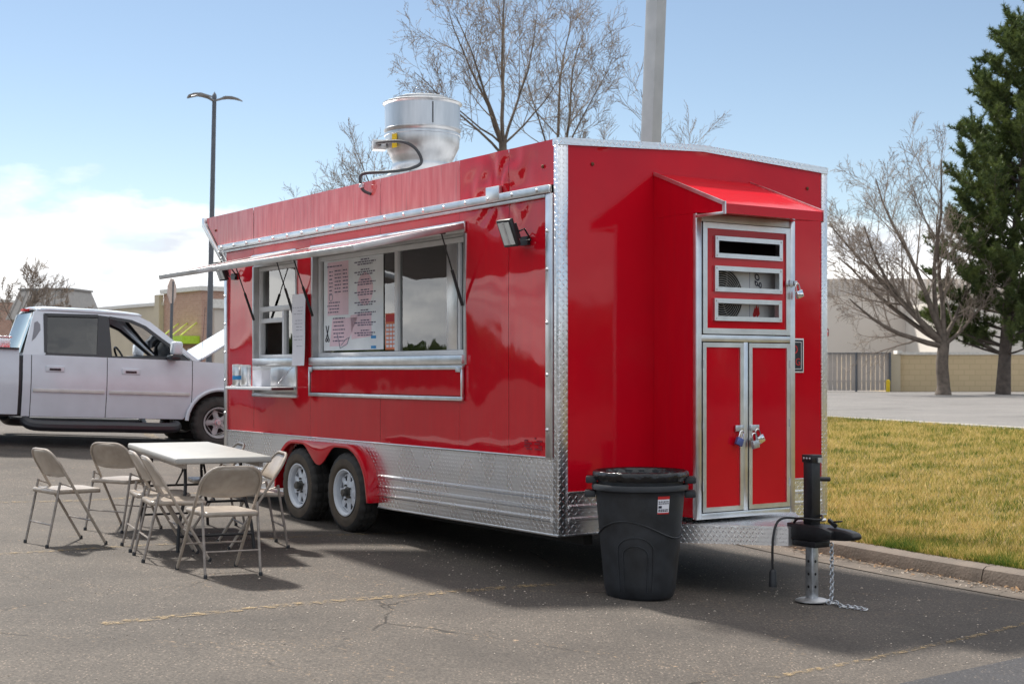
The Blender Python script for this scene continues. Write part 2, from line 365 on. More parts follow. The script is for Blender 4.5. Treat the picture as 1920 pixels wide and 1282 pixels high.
    L.new(hgt, bp.inputs['Height']); L.new(bp.outputs[0], b.inputs['Normal'])
    return m
M['asphalt'] = asphalt_mat('worn_asphalt', (.086, .074, .065), (.150, .128, .109))
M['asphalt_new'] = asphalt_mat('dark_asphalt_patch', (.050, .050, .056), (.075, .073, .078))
M['road'] = asphalt_mat('pale_road', (.20, .19, .185), (.27, .255, .245), crack=False)
def axis_pts(lo, hi, step, far):
    a = list(np.arange(lo, hi+1e-6, step)); f = [60, 100, 200, 500, 1500, 4500]
    return [-v for v in reversed(f) if -v < lo-1]+a+[v for v in f if v > hi+1]
gx = axis_pts(-30, 40, .5, 1); gy = axis_pts(-20, 46, .5, 1)
g = B().grid(gx, gy, lambda x, y: (x, y, lot_z(x, y))).build('parking_lot', 'asphalt', smooth=True, fix=False); struct(g)

K0 = Vector((2.866, 12.70)); KD = Vector((-.467, .884)).normalized(); KN = Vector((KD.y, -KD.x))   # KN points to the lawn
def kpt(s, t):                                   # s back along the kerb, t across towards the lawn; bends off to the right near the camera
    bend = -.012*min(0, s+2)**2
    p = K0+KD*s+KN*(t-bend*1.0); return p
def kz(s): p = kpt(s, -.35); return lot_z(p.x, p.y)
# concrete gutter strip and kerb stones
ss = list(np.arange(-11, 20.01, .5))
gt = B().grid(ss, [-.34, -.17, 0.005], lambda s, t: (kpt(s, t).x, kpt(s, t).y, max(lot_z(kpt(s, t).x, kpt(s, t).y), kz(s))+.006)).build('gutter', mat('dirty_gutter', (.105, .085, .068), .9, var=.35, vscale=4, bump=.6, bscale=40), smooth=True); struct(gt)
kerb = struct(empty('kerb', (K0.x, K0.y, 0)))
cuts = [-11, -8.6, -6.1, -3.9, -1.75, .35, 2.6, 5.0, 7.5, 10, 12.5, 15, 17.5, 20]
for a, b_ in zip(cuts[:-1], cuts[1:]):
    m = B(); sl = np.linspace(a+.006, b_-.006, 6)
    prof = [(0, -.06), (.0, .05), (.018, .115), (.05, .135), (.165, .14), (.165, -.06)]
    m.grid(list(sl), list(range(len(prof))), lambda s, k: (kpt(s, prof[k][0]).x-K0.x, kpt(s, prof[k][0]).y-K0.y, kz(s)+prof[k][1]))
    n = len(sl)
    for e in (0, n-1): m.f.append(tuple(k*n+e for k in range(len(prof))))
    m.build('kerb_stone', 'concrete', kerb, smooth=True)
# leaf litter and grit in the gutter
# lawn between the kerb and the road
def lawn_far(s):                                  # far edge of the lawn
    return Vector((lerp(s, [-11, 20], [12.6, 2.0]), lerp(s, [-11, 20], [14.0, 47])))
def lawn_pt(s, t):
    a = kpt(s, .16); b_ = lawn_far(s); p = a.lerp(b_, t)
    za = kz(s)+.125; z = za+(.40-za)*(1-(1-t)**1.6)
    z += .035*mnoise.noise(Vector((p.x*.35, p.y*.35, 2)))*math.sin(math.pi*min(1, max(0, t)))
    return Vector((p.x, p.y, z))
def soil_mat():
    m, t, N, L, b = new_mat('thin_turf_soil'); tcn = N.new('ShaderNodeTexCoord')
    n = N.new('ShaderNodeTexNoise'); n.inputs['Scale'].default_value = 3.5; n.inputs['Detail'].default_value = 9; n.inputs['Roughness'].default_value = .7; L.new(tcn.outputs['Object'], n.inputs[0])
    r = N.new('ShaderNodeValToRGB'); r.color_ramp.elements[0].position = .33; r.color_ramp.elements[1].position = .66
    r.color_ramp.elements[0].color = (.10, .098, .028, 1); r.color_ramp.elements[1].color = (.27, .20, .09, 1); L.new(n.outputs[0], r.inputs[0]); L.new(r.outputs[0], b.inputs['Base Color'])
    b.inputs['Roughness'].default_value = .95; b.inputs['Specular IOR Level'].default_value = .1
    n2 = N.new('ShaderNodeTexNoise'); n2.inputs['Scale'].default_value = 40; n2.inputs['Detail'].default_value = 5; L.new(tcn.outputs['Object'], n2.inputs[0])
    bp = N.new('ShaderNodeBump'); bp.inputs['Distance'].default_value = .05; L.new(n2.outputs[0], bp.inputs['Height']); L.new(bp.outputs[0], b.inputs['Normal'])
    return m
M['soil'] = soil_mat()
lw = B().grid(list(np.linspace(-11, 20, 50)), list(np.linspace(0, 1, 40)), lambda s, t: lawn_pt(s, t)).build('lawn', 'soil', smooth=True); struct(lw)
def grass_mat():
    m, t, N, L, b = new_mat('dry_spring_grass'); tcn = N.new('ShaderNodeTexCoord'); ge = N.new('ShaderNodeNewGeometry')
    n = N.new('ShaderNodeTexNoise'); n.inputs['Scale'].default_value = 1.5; n.inputs['Detail'].default_value = 7; n.inputs['Roughness'].default_value = .68; L.new(tcn.outputs['Object'], n.inputs[0])
    at = N.new('ShaderNodeAttribute'); at.attribute_name = 'green'
    a = N.new('ShaderNodeMath'); a.operation = 'MULTIPLY_ADD'; a.inputs[1].default_value = .55; a.inputs[2].default_value = -.42; L.new(ge.outputs['Random Per Island'], a.inputs[0])
    nm = N.new('ShaderNodeMapRange'); nm.inputs['From Min'].default_value = .32; nm.inputs['From Max'].default_value = .68; nm.inputs['To Min'].default_value = .17; nm.inputs['To Max'].default_value = .86; L.new(n.outputs[0], nm.inputs[0])
    b2 = N.new('ShaderNodeMath'); b2.operation = 'ADD'; L.new(a.outputs[0], b2.inputs[0]); L.new(nm.outputs[0], b2.inputs[1])
    b3 = N.new('ShaderNodeMath'); b3.operation = 'ADD'; L.new(b2.outputs[0], b3.inputs[0]); L.new(at.outputs['Fac'], b3.inputs[1])
    r = N.new('ShaderNodeValToRGB'); e = r.color_ramp.elements; e[0].position = .22; e[0].color = (.60, .45, .18, 1); e[1].position = .78; e[1].color = (.07, .13, .02, 1)
    k = e.new(.42); k.color = (.38, .31, .075, 1); k = e.new(.58); k.color = (.20, .215, .04, 1)
    L.new(b3.outputs[0], r.inputs[0]); L.new(r.outputs[0], b.inputs['Base Color']); b.inputs['Roughness'].default_value = .7; b.inputs['Specular IOR Level'].default_value = .15
    tr = N.new('ShaderNodeBsdfTranslucent'); L.new(r.outputs[0], tr.inputs[0]); mx = N.new('ShaderNodeMixShader'); mx.inputs[0].default_value = .3
    L.new(b.outputs[0], mx.inputs[1]); L.new(tr.outputs[0], mx.inputs[2]); L.new(mx.outputs[0], N['Material Output'].inputs[0])
    return m
def make_grass():
    rg = np.random.default_rng(3); vs = []; gr = []
    n = 0; N_ = 210000
    s_ = rg.uniform(-8.5, 9, N_); u = rg.uniform(0, 1, N_); t_ = u**2.0
    for i in range(N_):
        s = s_[i]; t = t_[i]
        p = lawn_pt(s, t)
        if p.y < 6 or p.x/p.y < .16 or p.x/p.y > .46: continue
        d = p.y; h = (.035+.04*rg.random())*(1.25 if t < .03 else 1); w = .0028*max(1, d/11)**.9*1.6
        h *= max(1, d/18)**.3
        a = rg.uniform(0, 6.283); lean = rg.uniform(.1, 1.1)*h
        ca, sa = math.cos(a), math.sin(a)
        b_ = rg.uniform(0, 6.283); lx, ly = math.cos(b_)*lean, math.sin(b_)*lean
        vs += [(p.x-ca*w, p.y-sa*w, p.z-.006), (p.x+ca*w, p.y+sa*w, p.z-.006), (p.x+lx, p.y+ly, p.z+h)]
        g_ = .22*max(0, 1-t/.05)+.16*max(0, 1-(1-t)/.12)
        gr += [g_]*3
    k = len(vs)//3
    me = bpy.data.meshes.new('grass'); me.from_pydata(vs, [], [(3*i, 3*i+1, 3*i+2) for i in range(k)])
    at = me.attributes.new('green', 'FLOAT', 'POINT'); at.data.foreach_set('value', gr)
    me.materials.append(grass_mat()); o = bpy.data.objects.new('grass', me); col.objects.link(o)
    o['kind'] = 'stuff'; o['label'] = 'dry yellow and green lawn grass behind the kerb'; o['category'] = 'grass'
make_grass()
# pale road beyond the lawn with a concrete edge
def sheet(name, pts, z, m, zf=None):
    return struct(B().add([(x, y, zf(x, y)+z if zf else z) for x, y in pts], [tuple(range(len(pts)))]).build(name, m))
rd = []
for s in np.linspace(-11, 20, 20): p = lawn_far(s); rd.append((p.x+.22, p.y))
ro = B().grid(list(np.linspace(-11, 20, 24)), [0, .2, 1], lambda s, t: (lawn_far(s).x+.24+t*(75-lawn_far(s).x), lawn_far(s).y+t*(74-lawn_far(s).y)*(1 if s > 0 else .9), .405)).build('road', 'road'); struct(ro)
re = B()
re.grid(list(np.linspace(-11, 20, 40)), [0, 1, 2, 3], lambda s, k: (lawn_far(s).x+[-.02, .0, .25, .26][int(k)], lawn_far(s).y, [.36, .445, .445, .38][int(k)]))
struct(re.build('road_kerb', mat('pale_kerb', (.34, .31, .27), .85, var=.12), smooth=False))
fl = B().grid([4, 70], [46, 140], lambda x, y: (x, y, .40)).build('back_lot', 'road'); struct(fl)
# faded yellow bay lines: thin worn paint sheets
def line_mat():
    m, t, N, L, b = new_mat('worn_yellow_paint'); tcn = N.new('ShaderNodeTexCoord')
    n = N.new('ShaderNodeTexNoise'); n.inputs['Scale'].default_value = 16; n.inputs['Detail'].default_value = 10; n.inputs['Roughness'].default_value = .8; L.new(tcn.outputs['Object'], n.inputs[0])
    r = N.new('ShaderNodeValToRGB'); r.color_ramp.elements[0].position = .48; r.color_ramp.elements[1].position = .62; r.color_ramp.elements[1].color = (.92, .92, .92, 1); L.new(n.outputs[0], r.inputs[0])
    b.inputs['Base Color'].default_value = (.31, .22, .11, 1); b.inputs['Roughness'].default_value = .8
    L.new(r.outputs[0], b.inputs['Alpha']); return m
M['yellow_line'] = line_mat()
def strip(name, p0, p1, w, m='yellow_line', dz=.005):
    p0 = Vector(p0); p1 = Vector(p1); d = (p1-p0).normalized(); q = Vector((-d.y, d.x)); n = max(2, int((p1-p0).length/.4))
    o = B().grid(list(np.linspace(0, 1, n+1)), [-w/2, 0, w/2], lambda t, k: (lambda P: (P.x, P.y, lot_z(P.x, P.y)+dz))(p0.lerp(p1, t)+q*k)).build(name, m); return struct(o)
strip('bay_line', (-2.305, 7.983), (.3, 10.33), .10)
strip('bay_line', (-4.6, 10.15), (-.9, 13.0), .09)
strip('bay_line', (-7.6, 12.0), (-1.5, 17.0), .09)
strip('bay_line', (1.35, 7.45), (3.6, 9.6), .05)
strip('bay_line', (-4.7, 19.6), (-7.5, 27.2), .16, dz=.012)
# darker newer asphalt along the lower right
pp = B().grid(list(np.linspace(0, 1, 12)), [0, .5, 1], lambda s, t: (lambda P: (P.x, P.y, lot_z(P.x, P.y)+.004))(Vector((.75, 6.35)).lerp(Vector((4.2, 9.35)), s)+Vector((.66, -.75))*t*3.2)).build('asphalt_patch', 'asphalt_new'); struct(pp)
def make_pebbles():
    rg = random.Random(5); m = B()
    for i in range(2400):
        if i < 2000:
            x = rg.uniform(-3.6, 3.2); y = rg.uniform(6.6, 12.5); r = rg.uniform(.003, .008)
            if mnoise.noise(Vector((x*.9, y*.9, 5))) < -.05 and rg.random() < .8: continue
        else:
            s = rg.uniform(-5, 3); p = kpt(s, -.05-abs(rg.gauss(0, .1))); x, y = p.x, p.y; r = rg.uniform(.004, .013)
        if rg.random() < .02: r *= 2.2
        z = lot_z(x, y)+(.008 if i >= 2000 else .002)
        a = rg.uniform(0, 3); q = [(x+r*rg.uniform(.7, 1.3)*math.cos(a+k*1.571), y+r*rg.uniform(.7, 1.3)*math.sin(a+k*1.571), z) for k in range(4)]
        m.add(q+[(x, y, z+r*.8)], [(0, 1, 4), (1, 2, 4), (2, 3, 4), (3, 0, 4)])
    o = m.build('pebbles', mat('pebble', (.36, .31, .26), .9, var=.6, vscale=9)); o['kind'] = 'stuff'; o['label'] = 'loose pebbles and grit on the asphalt'; o['category'] = 'pebbles'
make_pebbles()
def make_litter():
    rg = random.Random(8); m = B()
    for i in range(520):
        s = rg.uniform(-5.5, .5); t = -.02-abs(rg.gauss(0, .07)); p = kpt(s, t); r = rg.uniform(.008, .028); a = rg.uniform(0, 6.28); z = max(lot_z(p.x, p.y), kz(s))+.012+rg.uniform(0, .02)
        d = Vector((math.cos(a), math.sin(a), rg.uniform(-.3, .5)))*r; e = Vector((-math.sin(a), math.cos(a), rg.uniform(-.4, .4)))*r*.4; c = Vector((p.x, p.y, z))
        m.add([c-d, c+e, c+d, c-e], [(0, 1, 2, 3)])
    o = m.build('leaf_litter', mat('dead_leaf', (.22, .13, .065), .9, var=.4, vscale=20)); o['kind'] = 'stuff'; o['label'] = 'dead leaves and twigs gathered along the gutter'; o['category'] = 'leaves'
make_litter()

# ------------------------------------------------------------------ the food trailer (x across the front, y rearwards, z up)
TA = math.atan2(.5637, .826)
T = empty('food_trailer', (.34, 10.3, 0), (0, 0, TA))
tag(T, 'glossy red food trailer with open serving windows, silver tread-plate skirt and tandem wheels', 'food trailer')
W, LN, ZT = 2.75, 6.05, 3.13
WIN = (1.26, 3.97, 1.50, 2.545); SWN = (4.33, 5.33, 1.215, 2.525)
def buckle(y, z):
    """dents and oil-canning of the thin sheet skin, metres outward (-x)"""
    d = .006*mnoise.noise(Vector((y*1.1, z*1.3, 3.1)))+.0016*mnoise.noise(Vector((y*3.1, z*2.3, 9)))
    dy, dz = y-.80, z-2.80; r = math.hypot(dy, dz); a = math.atan2(dz, dy)
    d += -.0085*math.sin(a*7+4.5*mnoise.noise(Vector((a*1.1, r*5, 0))))*min(1, r/.12)*math.exp(-(r/.40)**2)
    d += .004*math.exp(-((y-1.0)/.5)**2)*math.sin(z*7)*math.exp(-((z-2.2)/.4)**2)
    d += .004*math.exp(-((z-.95)/.1)**2)*mnoise.noise(Vector((y*1.7, 4, 4)))
    return d
def lin(a, b_, step, extra=()):
    n = max(1, int(round((b_-a)/step))); v = sorted(set([round(a+(b_-a)*i/n, 4) for i in range(n+1)]+[round(e, 4) for e in extra if a < e < b_])); return v
SEAMS = [.05, .64, 1.34, 2.65, 4.02, 5.33, 6.05]
def in_open(y, z): return any(o[0] < y < o[1] and o[2] < z < o[3] for o in (WIN, SWN))
for i, (a, b_) in enumerate(zip(SEAMS[:-1], SEAMS[1:])):
    a2, b2 = a+.0015, b_-.0015
    def P(y, z, a=a, b_=b_, off=.0006*(i % 2)):
        e = min(1, (y-a)/.05, (b_-y)/.05); e = max(.75, e); return (-.004-off-buckle(y, z)*e, y, z)
    ex = [o[k] for o in (WIN, SWN) for k in (0, 1)]; ez = [o[k] for o in (WIN, SWN) for k in (2, 3)]
    B().grid(lin(a2, b2, .035, ex), lin(.81, 2.745, .035, ez), P, in_open).build('wall_panel', 'red', T, smooth=True, fix=False, ang=60)
    def rear_y(z): return 6.05+max(0, min(.54, (z-2.62)*1.16))
    if i == 5:
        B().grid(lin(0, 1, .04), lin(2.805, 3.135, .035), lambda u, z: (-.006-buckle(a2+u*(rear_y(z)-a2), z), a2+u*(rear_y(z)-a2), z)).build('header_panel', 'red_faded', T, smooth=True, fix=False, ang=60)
    else:
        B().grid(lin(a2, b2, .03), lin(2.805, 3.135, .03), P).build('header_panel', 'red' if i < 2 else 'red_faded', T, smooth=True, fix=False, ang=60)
# shell: far side, rear, roof, floor, ceiling
B().box(W-.03, W, .0, LN, .28, ZT-.01).build('far_wall', 'red', T)
B().box(.03, W-.03, LN-.03, LN-.004, .30, 2.7).build('rear_wall', 'red', T)
m = B().prism([(LN, 2.62), (6.60, 3.06), (6.60, 3.125), (LN-.05, 3.125), (LN-.05, 2.62)], .01, W-.01, 'x'); m.build('rear_overhang', 'alu', T)
m = B().add([(.03, .01, 3.12), (W/2, .01, 3.2), (W, .01, 3.12), (.03, 6.6, 3.12), (W/2, 6.6, 3.2), (W, 6.6, 3.12), (.03, .01, 3.09), (W, .01, 3.09), (.03, 6.6, 3.09), (W, 6.6, 3.09)],
    [(0, 1, 4, 3), (1, 2, 5, 4), (6, 8, 9, 7), (0, 3, 8, 6), (2, 7, 9, 5), (0, 6, 7, 2, 1), (3, 4, 5, 9, 8)]); m.build('roof', mat('roof_sheet', (.7, .7, .7), .4, .6), T)
B().box(.02, W-.02, .02, LN-.02, .81, .85).build('floor', 'frame_dark', T); B().box(.19, W-.19, .02, LN-.02, .281, .809).build('belly_pan', 'frame_dark', T)
m = B(); m.box(.30, .38, .1, LN, .16, .28); m.box(W-.38, W-.30, .1, LN, .16, .28)
for y in np.arange(.4, 6, .61): m.box(.38, W-.38, y, y+.05, .2, .279)
m.build('chassis', 'frame_dark', T)
m = B(); m.box(W-.06, W-.032, .05, LN-.05, .37, 3.05); m.box(.03, W-.06, LN-.06, LN-.034, .37, 3.05); m.box(.03, W-.06, .03, .05, .37, 3.05); m.box(.03, W-.06, .05, LN-.06, 3.03, 3.06)
m.build('interior_lining', 'lining', T)
m = B(); m.box(1.6, 2.5, .6, 3.2, .37, 1.25); m.box(1.7, 2.6, .8, 3.0, 2.25, 2.8); m.box(.35, .75, 1.2, 4.0, .37, 1.35); m.build('kitchen_counter', 'alu_dull', T)
B().box(1.5, 2.3, 1.7, 2.5, 1.25, 1.85).build('kitchen_appliance', 'white_trim', T, bevel=.02)
B().box(.5, .56, 1.45, 1.6, .37, 3.03).build('kitchen_post', 'alu', T)
# trims
def bar(name, x0, x1, y0, y1, z0, z1, m='alu', par=T, bev=.004): return B().box(x0, x1, y0, y1, z0, z1).build(name, m, par, bevel=bev)
bar('rail', -.040, -.008, .075, 6.2, 2.745, 2.805)
bar('rail_lip', -.028, -.010, .14, 6.09, 2.715, 2.741, 'alu_dull')
bar('edge_trim', -.026, -.007, .055, .135, .815, 2.742)
bar('edge_trim', -.026, .0, LN-.06, LN+.01, .30, 2.60)
m = B().prism([(6.04, 2.60), (6.11, 2.60), (6.66, 3.05), (6.66, 3.14), (6.60, 3.14), (6.60, 3.075)], -.034, .012, 'x'); m.build('rear_edge_trim', 'alu', T, bevel=.003)
bar('hinge_bracket', -.046, -.012, .72, .90, 2.76, 2.865, 'alu')
B().box(-.014, .075, -.014, .05, .262, 3.125).build('corner_trim', 'plate', T, bevel=.008)
B().box(W-.06, W+.012, -.014, .05, .262, 3.125).build('corner_trim', 'plate', T, bevel=.008)
m = B()
for a, b_ in (((-.014, 3.085), (W/2, 3.152)), ((W/2, 3.152), (W+.012, 3.085))):
    m.prism([a, b_, (b_[0], b_[1]+.052), (a[0], a[1]+.052)], -.02, .06, 'y')
m.build('roof_trim', 'plate', T)
# bolts
bolt0 = B().lathe([(0, -.012), (.0075, -.0105), (.0125, -.006), (.0145, 0)], 10, axis='x').build('bolt', 'alu', T, smooth=True, ang=80)
bys = [side_y for side_y in np.linspace(.22, 6.1, 19)]
bolt0.location = (-.040, bys[0], 2.776)
for y in bys[1:]: inst(bolt0, T, (-.040, y, 2.776))
for z in (1.02, 1.42, 1.80, 2.19, 2.47): inst(bolt0, T, (-.026, .112, z))
for z in (1.0, 1.35, 1.65, 1.95, 2.25): inst(bolt0, T, (-.026, 6.035, z))
for z in (2.66,): inst(bolt0, T, (-.034, 6.12, z))
for y, z in ((.19, 2.95), (6.33, 2.98)):
    o = inst(bolt0, T, (-.008, y, z)); o.data = bolt0.data.copy(); o.data.materials[0] = M['rust']
# skirt
B().grid(lin(0.05, 2.67, .06), lin(.262, .812, .05), lambda y, z: (-.012-.0007*mnoise.noise(Vector((y*2.3, z*4, 1))), y, z)).build('skirt_plate', 'plate', T, smooth=True)
def arch_z(y):
    d = min(y-2.66, 4.58-y); return .345+.44*math.sqrt(max(0, 1-max(0, 1-d/.42)**2))
B().grid(lin(2.67, 4.57, .02), lin(.262, .812, .02), lambda y, z: (-.012-.0007*mnoise.noise(Vector((y*2.3, z*4, 1))), y, z), lambda y, z: z < arch_z(y)-.03).build('skirt_plate', 'plate', T, smooth=True)
B().grid(lin(4.57, LN, .06), lin(.262, .812, .05), lambda y, z: (-.012-.0007*mnoise.noise(Vector((y*2.3, z*4, 1))), y, z)).build('skirt_plate', 'plate', T, smooth=True)
bar('skirt_lip', -.022, .0, .055, LN, .806, .822, 'alu')
for z in (.527, .442, .364):
    for y0, y1 in ((.075, 2.655), (4.585, LN-.06)):
        B().prism([(-.012, z-.018), (-.026, z-.006), (-.026, z+.006), (-.012, z+.018)], y0, y1, 'y').build('skirt_ridge', 'plate', T)
for (y0, y1) in ((-.01, 2.67), (4.57, LN)): bar('bottom_edge', -.02, .04, y0, y1, .248, .262, 'alu', bev=.002)
bar('bottom_edge', .041, W, -.018, .04, .248, .262, 'alu', bev=.002)
# ---- front wall
fw = B().grid(lin(.07, W-.05, .045), lin(.56, 3.20, .045), lambda x, z: (x, -.004-.0025*mnoise.noise(Vector((x*1.2, z*1.1, 7))), min(z, 3.09+.066*(1-abs(x-W/2)/(W/2)))))
fw.build('front_wall', 'red_front', T, smooth=True, ang=60)
B().grid(lin(.07, W-.05, .06), lin(.262, .562, .05), lambda x, z: (x, -.010-.0007*mnoise.noise(Vector((x*3, z*4, 1))), z)).build('front_skirt', 'plate', T, smooth=True)
bar('skirt_lip', .076, W-.062, -.02, 0, .555, .572, 'alu')
for z in (.46, .37):
    B().prism([(-.010, z-.016), (-.024, z-.005), (-.024, z+.005), (-.010, z+.016)], .08, W-.065, 'x').build('skirt_ridge', 'plate', T)
for x, z in ((.30, 2.97), (2.53, 2.95)):
    o = inst(bolt0, T, (x, -.008, z), (0, 0, R(90))); o.data = bpy.data.objects['bolt'].data.copy(); o.data.materials[0] = M['rust']
# ---- equipment cabinet on the front
CX0, CX1, CY = .888, 1.885, -.484
cab = B(); cab.box(CX0, CX0+.02, CY+.03, -.006, .372, 2.604); cabl = cab.build('cabinet_side', 'red_front', T)
B().box(CX1-.02, CX1, CY+.03, -.006, .372, 2.604).build('cabinet_side', 'red_front', T)
B().box(CX0+.02, CX1-.02, CY+.03, -.006, .372, .395).build('cabinet_floor', 'alu_dull', T)
bar('cabinet_shelf', CX0+.02, CX1-.02, CY+.06, -.01, 1.70, 1.72, 'dark')
# awning hood: closed wedge side panels, sloped top, fascia
hood_poly = [(-.006, 2.945), (-.79, 2.645), (-.79, 2.575), (CY, 2.605), (-.006, 2.605)]
hs = B().prism(hood_poly, CX0, CX1, 'x').build('hood', 'red_front', T)
for x0, x1 in ((CX0-.008, CX0+.004), (CX1-.004, CX1+.008)):
    B().prism([(-.012, 2.955), (-.012, 2.93), (-.775, 2.635), (-.800, 2.655)], x0, x1, 'x').build('trim', 'alu', hs)
    B().prism([(-.800, 2.66), (-.800, 2.568), (-.772, 2.568), (-.772, 2.65)], x0, x1, 'x').build('trim', 'alu', hs)
bar('trim', CX0-.01, CX0+.012, -.78, CY-.004, 2.568, 2.588, 'alu', hs, .002)
bar('cabinet_lintel', CX0+.04, CX1-.04, CY-.006, CY+.03, 2.545, 2.604, 'alu_dull')
for x0, x1 in ((CX0-.006, CX0+.045), (CX1-.045, CX1+.006)): bar('cabinet_post', x0, x1, CY-.012, CY+.03, .36, 2.60, 'alu')
bar('cabinet_rail', CX0+.046, CX1-.046, CY-.010, CY+.03, 1.665, 1.715, 'alu')
bar('cabinet_rail', CX0+.046, CX1-.046, CY-.010, CY+.03, .36, .405, 'alu')
bar('cabinet_post', W/2-.022, W/2+.022, CY-.011, CY+.03, .406, 1.664, 'alu')
def frame(name, x0, x1, z0, z1, w, y0, y1, m, par, bev=.002):
    b = B(); b.prism([(x0, z0), (x1, z0), (x1-w, z0+w), (x0+w, z0+w)], y0, y1, 'y'); b.prism([(x1, z0), (x1, z1), (x1-w, z1-w), (x1-w, z0+w)], y0, y1, 'y')
    b.prism([(x1, z1), (x0, z1), (x0+w, z1-w), (x1-w, z1-w)], y0, y1, 'y'); b.prism([(x0, z1), (x0, z0), (x0+w, z0+w), (x0+w, z1-w)], y0, y1, 'y')
    return b.build(name, m, par, bevel=0)
for i, (x0, x1) in enumerate(((CX0+.053, W/2-.028), (W/2+.028, CX1-.053))):
    def dp(x, z, x0=x0, x1=x1):
        u = (x-x0)/(x1-x0); v = (z-.41)/1.25
        return (x, CY-.004-.010*math.sin(math.pi*u)*math.exp(-((v-.62)/.28)**2)-.002*mnoise.noise(Vector((x*4, z*2, i))), z)
    d = B().grid(lin(x0+.03, x1-.03, .03), lin(.44, 1.63, .04), dp).build('cabinet_door', 'red_front', T, smooth=True)
    frame('door_frame', x0, x1, 0.412, 1.658, .034, CY-.016, CY+.006, 'alu', d)
    m = B(); m.box((W/2-.12 if i == 0 else W/2+.035), (W/2-.035 if i == 0 else W/2+.12), CY-.03, CY-.017, 1.0, 1.045); m.build('hasp', 'galv', d, bevel=.003)
    m = B(); xx = x0+.004 if i == 0 else x1-.004
    for zz in (.6, 1.05, 1.5): m.tube([(xx, CY-.016, zz-.03), (xx, CY-.016, zz+.03)], .007, 6)
    m.build('hinge', 'alu_dull', d)
VX0, VX1, VZ0, VZ1 = CX0+.053, CX1-.053, 1.722, 2.54
vents = [(1.055, 1.745, 2.285, 2.445), (1.052, 1.742, 2.035, 2.225), (1.048, 1.738, 1.82, 1.985)]
def in_v(x, z): return any(v[0]+.03 < x < v[1]-.03 and v[2]+.03 < z < v[3]-.03 for v in vents)
vd = B().grid(lin(VX0+.03, VX1-.03, .05, [v[k]+(.03 if k == 0 else -.03) for v in vents for k in (0, 1)]), lin(VZ0+.03, VZ1-.03, .05, [v[k]+(.03 if k == 2 else -.03) for v in vents for k in (2, 3)]), lambda x, z: (x, CY-.006, z), in_v).build('vent_door', 'red_front', T)
frame('door_frame', VX0, VX1, VZ0, VZ1, .042, CY-.018, CY+.006, 'alu', vd)
for v in vents: frame('vent_frame', *v[:2], *v[2:], .034, CY-.026, CY+.02, 'alu', vd)
m = B()
for v in vents:
    for xx in (v[0]+.017, v[1]-.017):
        for zz in (v[2]+.017, v[3]-.017): m.lathe([(0, -.004), (.006, -.003), (.008, 0)], 8, c=(xx, CY-.026, zz), axis='y')
m.build('vent_screws', 'alu_dull', vd)
m = B(); m.box(1.775, 1.885, CY-.034, CY-.02, 2.10, 2.14); m.box(1.80, 1.83, CY-.05, CY-.034, 2.095, 2.145); m.box(1.85, 1.882, CY-.045, CY-.034, 2.10, 2.14); m.build('hasp', 'galv', vd, bevel=.003)
B().box(CX1-.026, CX1-.0205, CY+.04, -.055, 1.73, 2.59).build('cabinet_shade_panel', 'dark', T)  # added dark sheet, stands in for the shade behind the vent slots
bar('cabinet_back', CX0+.025, CX1-.025, -.05, -.03, .40, 2.6, 'dark', bev=0)
# padlocks
def padlock(loc, tilt, label, m='chrome'):
    p = empty('padlock'); p.parent = None
    p.location = T.matrix_basis @ Vector(loc); p.rotation_euler = (0, 0, TA)
    ax = Vector((math.cos(tilt), 0, math.sin(tilt))); az = Vector((-math.sin(tilt), 0, math.cos(tilt)))
    B().obox(-az*.066, ax*.031, Vector((0, .014, 0)), az*.029).build('lock_body', m, p, bevel=.004)
    pts = [-az*.040-ax*.019, -ax*.019]+[ax*(-.019*math.cos(t))+az*(.019*math.sin(t)) for t in np.linspace(.4, 2.74, 6)]+[ax*.019, -az*.040+ax*.019]
    B().tube(pts, .005, 6).build('shackle', 'chrome', p, smooth=True)
    tag(p, label, 'padlock')
padlock((W/2-.075, CY-.045, .985), R(-22), 'padlock with a blue band hanging from the hasp on the left cabinet door', mat('blue_lock', (.10, .13, .33), .35, .5))
padlock((W/2+.085, CY-.045, .995), R(28), 'bright chrome padlock, upper one on the right lower cabinet door')
padlock((W/2+.035, CY-.06, .965), R(12), 'dull brass-grey padlock, lowest one between the lower cabinet doors', 'galv')
padlock((1.862, CY-.062, 2.10), R(20), 'chrome padlock on the latch of the slotted vent door')
# air conditioner behind the slots
ac = empty('air_conditioner', T.matrix_basis @ Vector((1.375, -.28, 1.722)), (0, 0, TA)); tag(ac, 'white air conditioner with round fan grille behind the vent door slots', 'air conditioner')
B().box(-.46, .43, -.10, .20, 0, .53).build('housing', 'ac_white', ac, bevel=.012)
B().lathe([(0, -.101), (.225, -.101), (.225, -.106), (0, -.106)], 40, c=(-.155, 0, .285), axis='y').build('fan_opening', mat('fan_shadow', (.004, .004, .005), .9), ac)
m = B()
for r_ in np.arange(.025, .228, .017): m.torus((-.155, -.118, .285), r_, .0026, (1, 0, 0), (0, 0, 1), 40, 4)
for k in range(8):
    a = k*math.pi/4+.2; m.tube([(-.155+.02*math.cos(a), -.118, .285+.02*math.sin(a)), (-.155+.12*math.cos(a+.12), -.119, .285+.12*math.sin(a+.12)), (-.155+.226*math.cos(a+.35), -.118, .285+.226*math.sin(a+.35))], .002, 4)
m.build('fan_grille', mat('grille_wire', (.62, .60, .55), .4, .2), ac)
bar('panel_seam', .145, .149, -.1025, -.1, .01, .52, 'ink_soft', ac, 0)
text('logo_text', 'go', .105, 'ink', ac, (.215, -.1035, .415), (R(90), R(-90), 0), shear=.25)
m = B()
